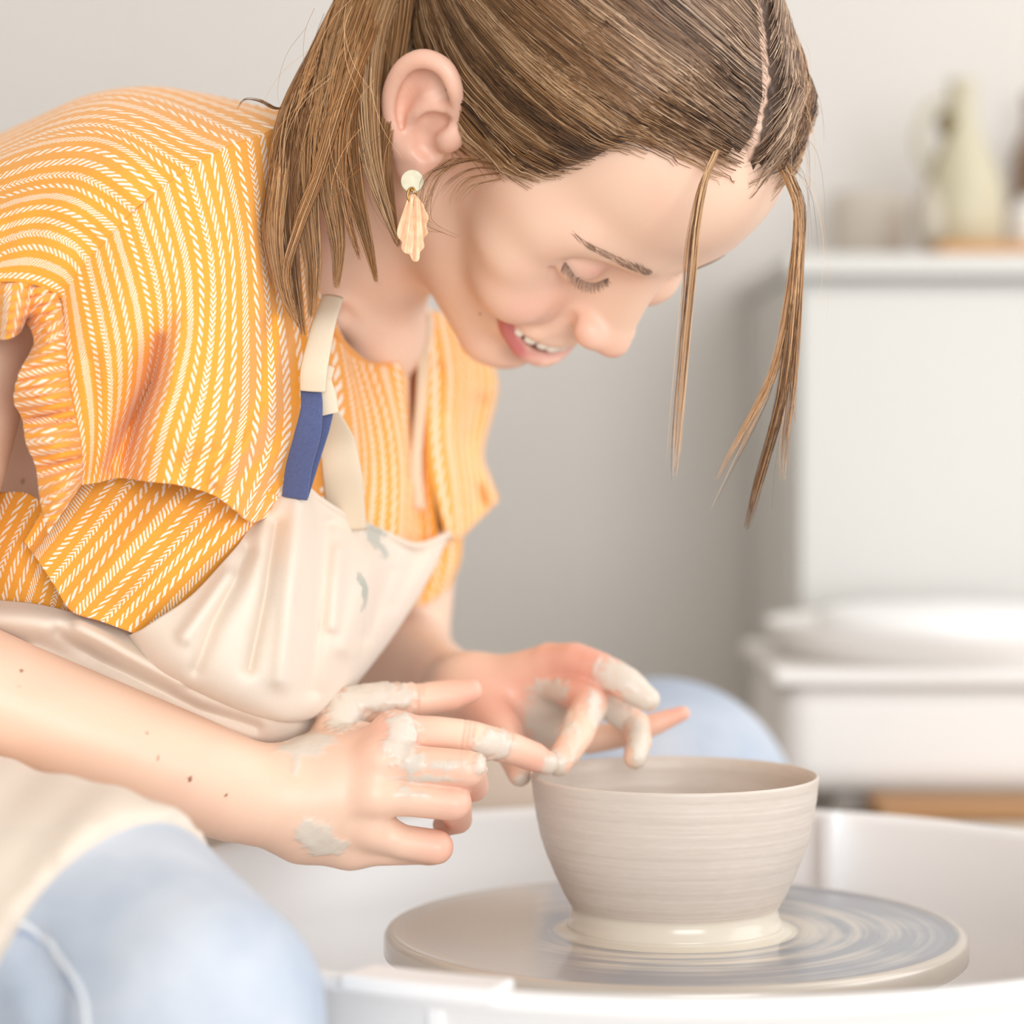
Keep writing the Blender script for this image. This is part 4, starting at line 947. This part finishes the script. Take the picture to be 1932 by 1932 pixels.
    # gathered edging of the sleeve
    inn = [(-110, 565, -.092), (-15, 535, -.100), (25, 532, -.103), (60, 536, -.104), (85, 545, -.105), (110, 562, -.104), (120, 620, -.107), (125, 690, -.108), (132, 745, -.108), (141, 785, -.107), (149, 830, -.105), (154, 865, -.103), (154, 895, -.10), (151, 915, -.096)]
    outr = [(-110, 640, -.09), (-20, 640, -.10), (12, 640, -.122), (36, 628, -.105), (48, 608, -.085), (64, 634, -.112), (60, 662, -.104), (36, 706, -.120), (27, 755, -.108), (42, 788, -.098), (50, 835, -.116), (68, 880, -.104), (77, 945, -.114), (90, 1007, -.100)]
    C_ = []
    for k, (a, b) in enumerate(zip(inn, outr)):
        a, b = np.array(a), np.array(b); r = []
        for t in (0, .25, .5, .75, 1): p = a+(b-a)*t; p[2] += -.012*math.sin(math.pi*t)+(.005 if k % 2 else -.005)*math.sin(math.pi*t*.9); r.append(tuple(p))
        C_.append(r)
    surf('sleeve_edging', C_, 260, 40, mo, shirt, pitch=19, vlen=20, disp=lambda px, py: .0022*np.sin((px*.25+py)*.33))
    # lower part of the blouse
    D_ = [[(45, 1022, -.070), (85, 955, -.068), (130, 885, -.062)], [(75, 1062, -.078), (140, 980, -.076), (215, 875, -.060)], [(105, 1108, -.080), (195, 1000, -.080), (300, 870, -.062)],
          [(135, 1152, -.080), (250, 1020, -.084), (372, 880, -.066)], [(190, 1172, -.080), (308, 1045, -.082), (440, 900, -.062)], [(245, 1192, -.078), (352, 1075, -.076), (500, 925, -.052)], [(300, 1210, -.07), (400, 1110, -.066), (548, 950, -.036)]]
    surf('blouse_hem', D_, 90, 90, mo, shirt, pitch=26, disp=folds([([(60, 1030), (150, 900)], 18, .006), ([(150, 1140), (330, 950)], 26, -.004), ([(230, 1150), (420, 960)], 22, .004)]))
    E_ = [[(-110, 1150, -.04), (-70, 1040, -.045), (-20, 930, -.04)], [(-50, 1160, -.045), (-10, 1050, -.05), (50, 930, -.05)], [(0, 1165, -.05), (35, 1060, -.055), (90, 960, -.052)], [(60, 1170, -.054), (80, 1100, -.056), (120, 1000, -.055)], [(150, 1185, -.055), (160, 1130, -.052), (190, 1060, -.05)]]
    surf('blouse_back', E_, 60, 60, mo, shirt, pitch=24)
    # chest and far side, bright and out of focus
    Fp = [[(606, 590, .002), (618, 720, .02), (606, 850, .012), (560, 960, .0)], [(628, 600, .02), (652, 740, .045), (660, 860, .05), (640, 985, .045)], [(655, 650, .05), (688, 780, .07), (700, 890, .08), (690, 1015, .075)],
          [(700, 688, .08), (733, 800, .095), (745, 910, .105), (740, 1040, .10)], [(748, 684, .11), (762, 800, .12), (772, 900, .13), (765, 1050, .13)], [(775, 650, .14), (778, 760, .155), (785, 900, .16), (790, 1050, .15)], [(800, 612, .15), (806, 760, .15), (812, 900, .155), (830, 1050, .15)]]
    surf('blouse_front', Fp, 90, 80, mo, shirt, pitch=25, disp=folds([([(778, 640), (776, 900)], 12, .02)]))
    Gp = [[(795, 590, .155), (803, 700, .155), (806, 820, .16), (818, 920, .17), (842, 1010, .178)], [(830, 590, .185), (848, 700, .19), (846, 820, .195), (858, 920, .20), (866, 1015, .205)], [(882, 630, .23), (897, 720, .235), (884, 830, .235), (893, 920, .235), (898, 985, .235)],
          [(928, 680, .265), (936, 740, .27), (910, 850, .275), (922, 900, .265), (938, 945, .26)], [(925, 690, .31), (925, 750, .31), (898, 850, .32), (908, 905, .31), (928, 950, .30)]]
    mo2 = mo
    surf('far_sleeve', Gp, 80, 90, mo2, shirt, pitch=24, disp=folds([([(826, 700), (830, 780)], 16, .012), ([(905, 760), (880, 850)], 14, .010), ([(905, 925), (912, 945)], 12, .014)]))
    Hp = [[(770, 1000, .19), (765, 1080, .20), (755, 1150, .20)], [(820, 1000, .195), (815, 1080, .20), (800, 1140, .20)], [(868, 990, .22), (862, 1060, .222), (842, 1112, .222)], [(872, 990, .26), (866, 1060, .27), (846, 1108, .27)]]
    surf('far_hem', Hp, 40, 40, mo2, shirt, pitch=24)
    # bound neckline
    nk = crom(np.array([(618, 585, -.004), (630, 622, .018), (652, 655, .046), (690, 686, .078), (735, 690, .108), (768, 668, .135), (798, 615, .15)]), np.linspace(0, 6, 50))
    tube('neck_binding', [P(*q) for q in nk], .0022, mo, shirt, 8)

    # ---- apron
    Ma = Mat('cream_canvas'); co = Ma.n('ShaderNodeTexCoord').outputs['Object']
    stain = Ma.ramp(Ma.noise(26, 5, co, .6), .56, .72); base = Ma.mix(Ma.noise(9, 2, co), srgb(226, 209, 192), srgb(236, 222, 207))
    col = Ma.mix(Ma.math('MULTIPLY', stain, .25), base, srgb(206, 200, 188))
    for (x, y, Y, r) in ((672, 1128, .0, .0085), (684, 1105, .0, .006), (690, 1015, .05, .014), (640, 985, .03, .010)):
        c = P(x, y, Y); dv = Ma.n('ShaderNodeVectorMath', operation='DISTANCE', ins={0: co, 1: tuple(c)}).outputs['Value']
        wv = Ma.ramp(Ma.math('ADD', Ma.math('MULTIPLY', dv, 1/r), Ma.math('MULTIPLY', Ma.math('SUBTRACT', Ma.noise(180, 3, co), .5), 2.2)), 1.15, .8)
        col = Ma.mix(Ma.math('MULTIPLY', wv, .8), col, srgb(176, 178, 168))
    Ma.set(Base_Color=col, Roughness=.9, Sheen_Weight=.2, Specular_IOR_Level=.2); Ma.bump(Ma.noise(1500, 2, co), .3, .0004); ma = Ma.m
    bib = [[(500, 962, -.040), (440, 1040, -.068), (365, 1122, -.086), (292, 1172, -.094), (250, 1196, -.080), (240, 1190, -.04)],
           [(540, 926, -.040), (482, 1062, -.080), (405, 1170, -.098), (335, 1240, -.100), (290, 1262, -.070), (280, 1240, -.02)],
           [(575, 922, -.025), (530, 1072, -.078), (465, 1195, -.094), (405, 1290, -.092), (370, 1305, -.050), (365, 1270, -.0)],
           [(604, 944, -.008), (575, 1082, -.062), (528, 1215, -.082), (470, 1322, -.082), (455, 1340, -.030), (450, 1300, .01)],
           [(660, 978, .024), (632, 1102, -.030), (592, 1225, -.056), (535, 1345, -.060), (525, 1352, -.010), (520, 1310, .03)],
           [(720, 1004, .062), (690, 1112, .012), (645, 1232, -.022), (585, 1345, -.030), (572, 1348, .010), (570, 1310, .05)],
           [(785, 1030, .104), (750, 1122, .066), (698, 1230, .028), (632, 1325, .0), (622, 1330, .04), (620, 1290, .07)],
           [(847, 1008, .140), (802, 1100, .118), (735, 1205, .080), (655, 1308, .040), (650, 1310, .07), (650, 1280, .09)]]
    fa = folds([([(566, 950), (550, 1100), (530, 1280)], 20, -.010), ([(612, 990), (600, 1150), (585, 1300)], 18, .011), ([(520, 990), (500, 1120), (470, 1260)], 15, .009), ([(640, 1040), (628, 1180)], 12, -.006), ([(700, 1050), (650, 1220)], 20, -.009), ([(735, 1080), (690, 1200)], 14, .007), ([(470, 1040), (400, 1180), (370, 1260)], 18, .008), ([(430, 1090), (350, 1200)], 14, -.006), ([(785, 1050), (740, 1140)], 16, .006), ([(620, 985), (700, 1020), (790, 1045)], 10, .004)])
    ap, _ = surf('apron', bib, 120, 140, ma, person, disp=fa, thick=.0018)
    # stitched top edge
    tube('hem_roll', [P(x, y, z-.001) for x, y, z in crom(np.array([b[0] for b in bib], float), np.linspace(0, 7, 50))], .0019, ma, ap, 8)
    L1 = [[(-110, 1128, -.055), (-110, 1165, -.07), (-110, 1215, -.055), (-110, 1310, -.03)], [(50, 1140, -.066), (50, 1172, -.085), (50, 1220, -.07), (50, 1310, -.05)], [(140, 1158, -.070), (140, 1195, -.085), (145, 1238, -.065), (145, 1330, -.05)],
          [(240, 1180, -.060), (240, 1222, -.076), (240, 1275, -.072), (240, 1370, -.05)], [(340, 1225, -.06), (340, 1270, -.07), (340, 1315, -.070), (340, 1400, -.04)], [(440, 1280, -.05), (440, 1325, -.062), (440, 1355, -.060), (440, 1430, -.03)],
          [(540, 1320, -.02), (540, 1355, -.035), (540, 1385, -.030), (540, 1460, .0)], [(660, 1320, .06), (650, 1370, .05), (650, 1400, .05), (650, 1480, .05)]]
    surf('waist_fold', L1, 120, 90, ma, ap, disp=folds([([(110, 1190), (190, 1245), (280, 1290), (375, 1335), (480, 1368)], 14, .008), ([(150, 1180), (240, 1232), (340, 1285)], 12, -.008), ([(60, 1230), (180, 1285), (300, 1335)], 13, -.007), ([(20, 1260), (150, 1310), (300, 1370)], 12, .006)]), thick=.0018)
    def lapf(F):
        D = F.new(); a = [(-520, 1640, -.07), (200, 1802, -.232), (368, 1918, -.286)]
        chain(F, D, Jn(a), [RR(r, q[2])+.0060 for r, q in zip((320, 277, 248), a)], .03, 'u')
        pl = (F.P-LAP_O)@LAP_N
        wob = .0012*np.sin(F.P[..., 0]*95+F.P[..., 2]*60)+.0008*np.sin(F.P[..., 0]*210-F.P[..., 2]*150)
        return np.maximum(D+wob, pl)
    A_, B_, C_2 = P(0, 1700, -.300), P(118, 1567, -.288), P(318, 1556, -.232)
    LAP_O = B_.astype(np.float32); n_ = np.cross(A_-B_, C_2-B_); n_ /= np.linalg.norm(n_); n_ = n_ if n_[0] > 0 else -n_; LAP_N = n_.astype(np.float32)
    me, V = surface(lapf, (-.68, -.40, .42), (.0, .20, .80), .0045, 'lap_panel')
    link('lap_panel', me, ma, ap)
    def lapg(F):
        D = F.new(); b = [(200, 1660, .30), (800, 1580, .372), (1245, 1537, .394)]
        chain(F, D, Jn(b), [RR(r, q[2])+.006 for r, q in zip((230, 240, 258), b)], .03, 'u')
        return np.maximum(D, F.P[..., 0]*.97+F.P[..., 2]*.22-(P(1030, 1450, .30)[0]*.97+P(1030, 1450, .30)[2]*.22))
    me, V = surface(lapg, (-.45, .15, .42), (.10, .50, .80), .0045, 'lap_panel')
    link('lap_panel', me, ma, ap)
    # straps
    def strap(name, pts, w_, mat, par, flat=.14):
        q = crom(np.array(pts, float), np.linspace(0, len(pts)-1, 40)); W = np.interp(np.linspace(0, len(pts)-1, 40), np.arange(len(pts)), w_)
        return tube(name, [P(*p) for p in q], [RR(a, 0) for a in W], mat, par, 14, flat)
    Mn = Mat('navy_webbing'); Mn.set(Base_Color=Mn.mix(Mn.noise(900, 2), srgb(66, 78, 122), srgb(88, 100, 146)), Roughness=.8, Sheen_Weight=.3); mn = Mn.m
    strap('navy_strap', [(556, 940, -.046), (564, 880, -.052), (580, 820, -.056), (588, 770, -.056), (586, 728, -.052)], [24, 24, 24, 20, 19], mn, ap)
    strap('navy_strap', [(566, 935, -.042), (590, 860, -.044), (606, 810, -.046), (616, 772, -.046)], [16, 15, 15, 14], mn, ap)
    mw_ = plain('cream_webbing', (228, 212, 188), .9)
    strap('neck_strap', [(590, 738, -.056), (592, 700, -.058), (602, 650, -.054), (614, 600, -.044), (628, 560, -.02)], [24, 25, 23, 21, 20], mw_, ap, .22)
    strap('neck_strap', [(620, 782, -.050), (613, 750, -.050), (606, 718, -.05), (616, 690, -.045)], [19, 22, 20, 16], mw_, ap, .3)
    strap('side_strap', [(612, 772, -.036), (634, 830, -.008), (646, 900, .002), (655, 1000, .022)], [22, 34, 38, 38], mw_, ap, .10)
    strap('far_strap', [(803, 590, .135), (800, 660, .135), (794, 760, .14), (785, 870, .142), (790, 960, .142)], [10, 11, 11, 11, 11], mw_, ap, .2)

    # ---- jeans
    def jf(F):
        D = F.new()
        a = [(-420, 1640, -.09), (200, 1802, -.232), (368, 1918, -.286), (330, 2900, -.20), (300, 4080, -.17)]
        chain(F, D, Jn(a), [RR(r, q[2]) for r, q in zip((320, 277, 248, 200, 160), a)], .03, 'u')
        b = [(200, 1660, .30), (800, 1580, .372), (1245, 1537, .394), (1180, 2300, .37), (1110, 3000, .37)]
        chain(F, D, Jn(b), [RR(r, q[2]) for r, q in zip((230, 240, 258, 180, 140), b)], .03, 'u')
        ell(F, D, P(-330, 1560, .10), [.16, .20, .12], .05)
        # folds behind the knee
        for p, r in (([(-20, 1740, -.30), (60, 1800, -.30), (110, 1870, -.31), (150, 1960, -.31)], .0045), ([(20, 1800, -.30), (60, 1880, -.31), (80, 1960, -.31)], .005)):
            q = Jn(p); idx = None
            chain(F, D, [x+np.array([0, .008, 0]) for x in q], [r]*len(q), .010, 's', 14)
        return D
    me, V = surface(jf, (-.68, -.40, .07), (.18, .50, .80), .0052, 'jeans')
    msh = plain('white_canvas', (232, 228, 220), .8)
    for a_, b_ in (([-.225, -.17, .055], [-.10, -.18, .040]), ([-.05, .37, .055], [.07, .37, .040])):
        def shf(F, a_=a_, b_=b_):
            D = F.new(); chain(F, D, [a_, b_], [.045, .036], .01); return np.maximum(D, -F.P[..., 2])
        ms_, _ = surface(shf, (min(a_[0], b_[0])-.07, a_[1]-.07, -.02), (max(a_[0], b_[0])+.07, a_[1]+.07, .14), .005, 'shoe'); link('shoe', ms_, msh, person)
    Mj = Mat('light_denim'); co = Mj.n('ShaderNodeTexCoord').outputs['Object']
    wash = Mj.ramp(Mj.noise(11, 4, co), .35, .68); tw = Mj.noise(1300, 2, co)
    Mj.set(Base_Color=Mj.mix(Mj.math('MULTIPLY', Mj.math('ADD', wash, Mj.math('MULTIPLY', tw, .35)), .8), srgb(150, 166, 188), srgb(206, 212, 222)), Roughness=.9, Sheen_Weight=.2); Mj.bump(tw, .3, .0005)
    jn = link('jeans', me, Mj.m, person)
    sm = [(-30, 1715, -.286), (40, 1765, -.296), (110, 1815, -.308), (160, 1880, -.318), (200, 1960, -.32)]
    ms = plain('denim_seam', (226, 230, 234), .9); mt = plain('denim_seam_shade', (150, 166, 194), .9)
    q = [snapf(jf, P(*x)) for x in crom(np.array(sm, float), np.linspace(0, 4, 36))]
    tube('seam_and_shade', q, .0013, ms, jn, 8)
    q2 = [x+np.array([.002, 0, -.004]) for x in q]; tube('seam_and_shade', [snapf(jf, x) for x in q2], .0009, mt, jn, 8)  # darker tube under the seam: its shade put in as colour
def snapf(fn, p, it=6):
    """bring a point onto a field's surface"""
    p = np.array(p, float); h = .001
    for _ in range(it):
        q = np.stack([p, p+[h, 0, 0], p+[0, h, 0], p+[0, 0, h]]).astype(np.float32); d = fn(Field(q[None], q[None, 0], .004))[0]
        g = (d[1:]-d[0])/h; n = np.linalg.norm(g)+1e-6; p = p-g/n*d[0]/max(n, .5)
    return p
def snapn(fn, Pn, it=4):
    Pn = np.array(Pn, float); h = .0006
    for _ in range(it):
        q = np.stack([Pn, Pn+[h, 0, 0], Pn+[0, h, 0], Pn+[0, 0, h]], 1).astype(np.float32); d = fn(Field(q, q[:, 0], .003))
        g = (d[:, 1:]-d[:, :1])/h; n = np.linalg.norm(g, axis=1, keepdims=True)+1e-6; Pn = Pn-g/n*(d[:, :1]/np.maximum(n, .5))
    return Pn

def build_seat():
    st_ = empty('stool', (-.47, .12, 0), 'round wooden stool beneath the seated woman, left of the wheel', 'stool')
    lathe('seat', [(.001, .515), (.15, .515), (.165, .505), (.165, .485), (.15, .478), (.001, .478)], 48, m_wood, st_, (-.47, .12, 0))
    for k in range(4):
        a = math.pi/4+k*math.pi/2
        tube('leg', [(-.47+.11*math.cos(a), .12+.11*math.sin(a), .480), (-.47+.17*math.cos(a), .12+.17*math.sin(a), .0)], .014, m_wood, st_, 12)

build_body()
build_hair()
build_earring()
build_clothes()
build_seat()
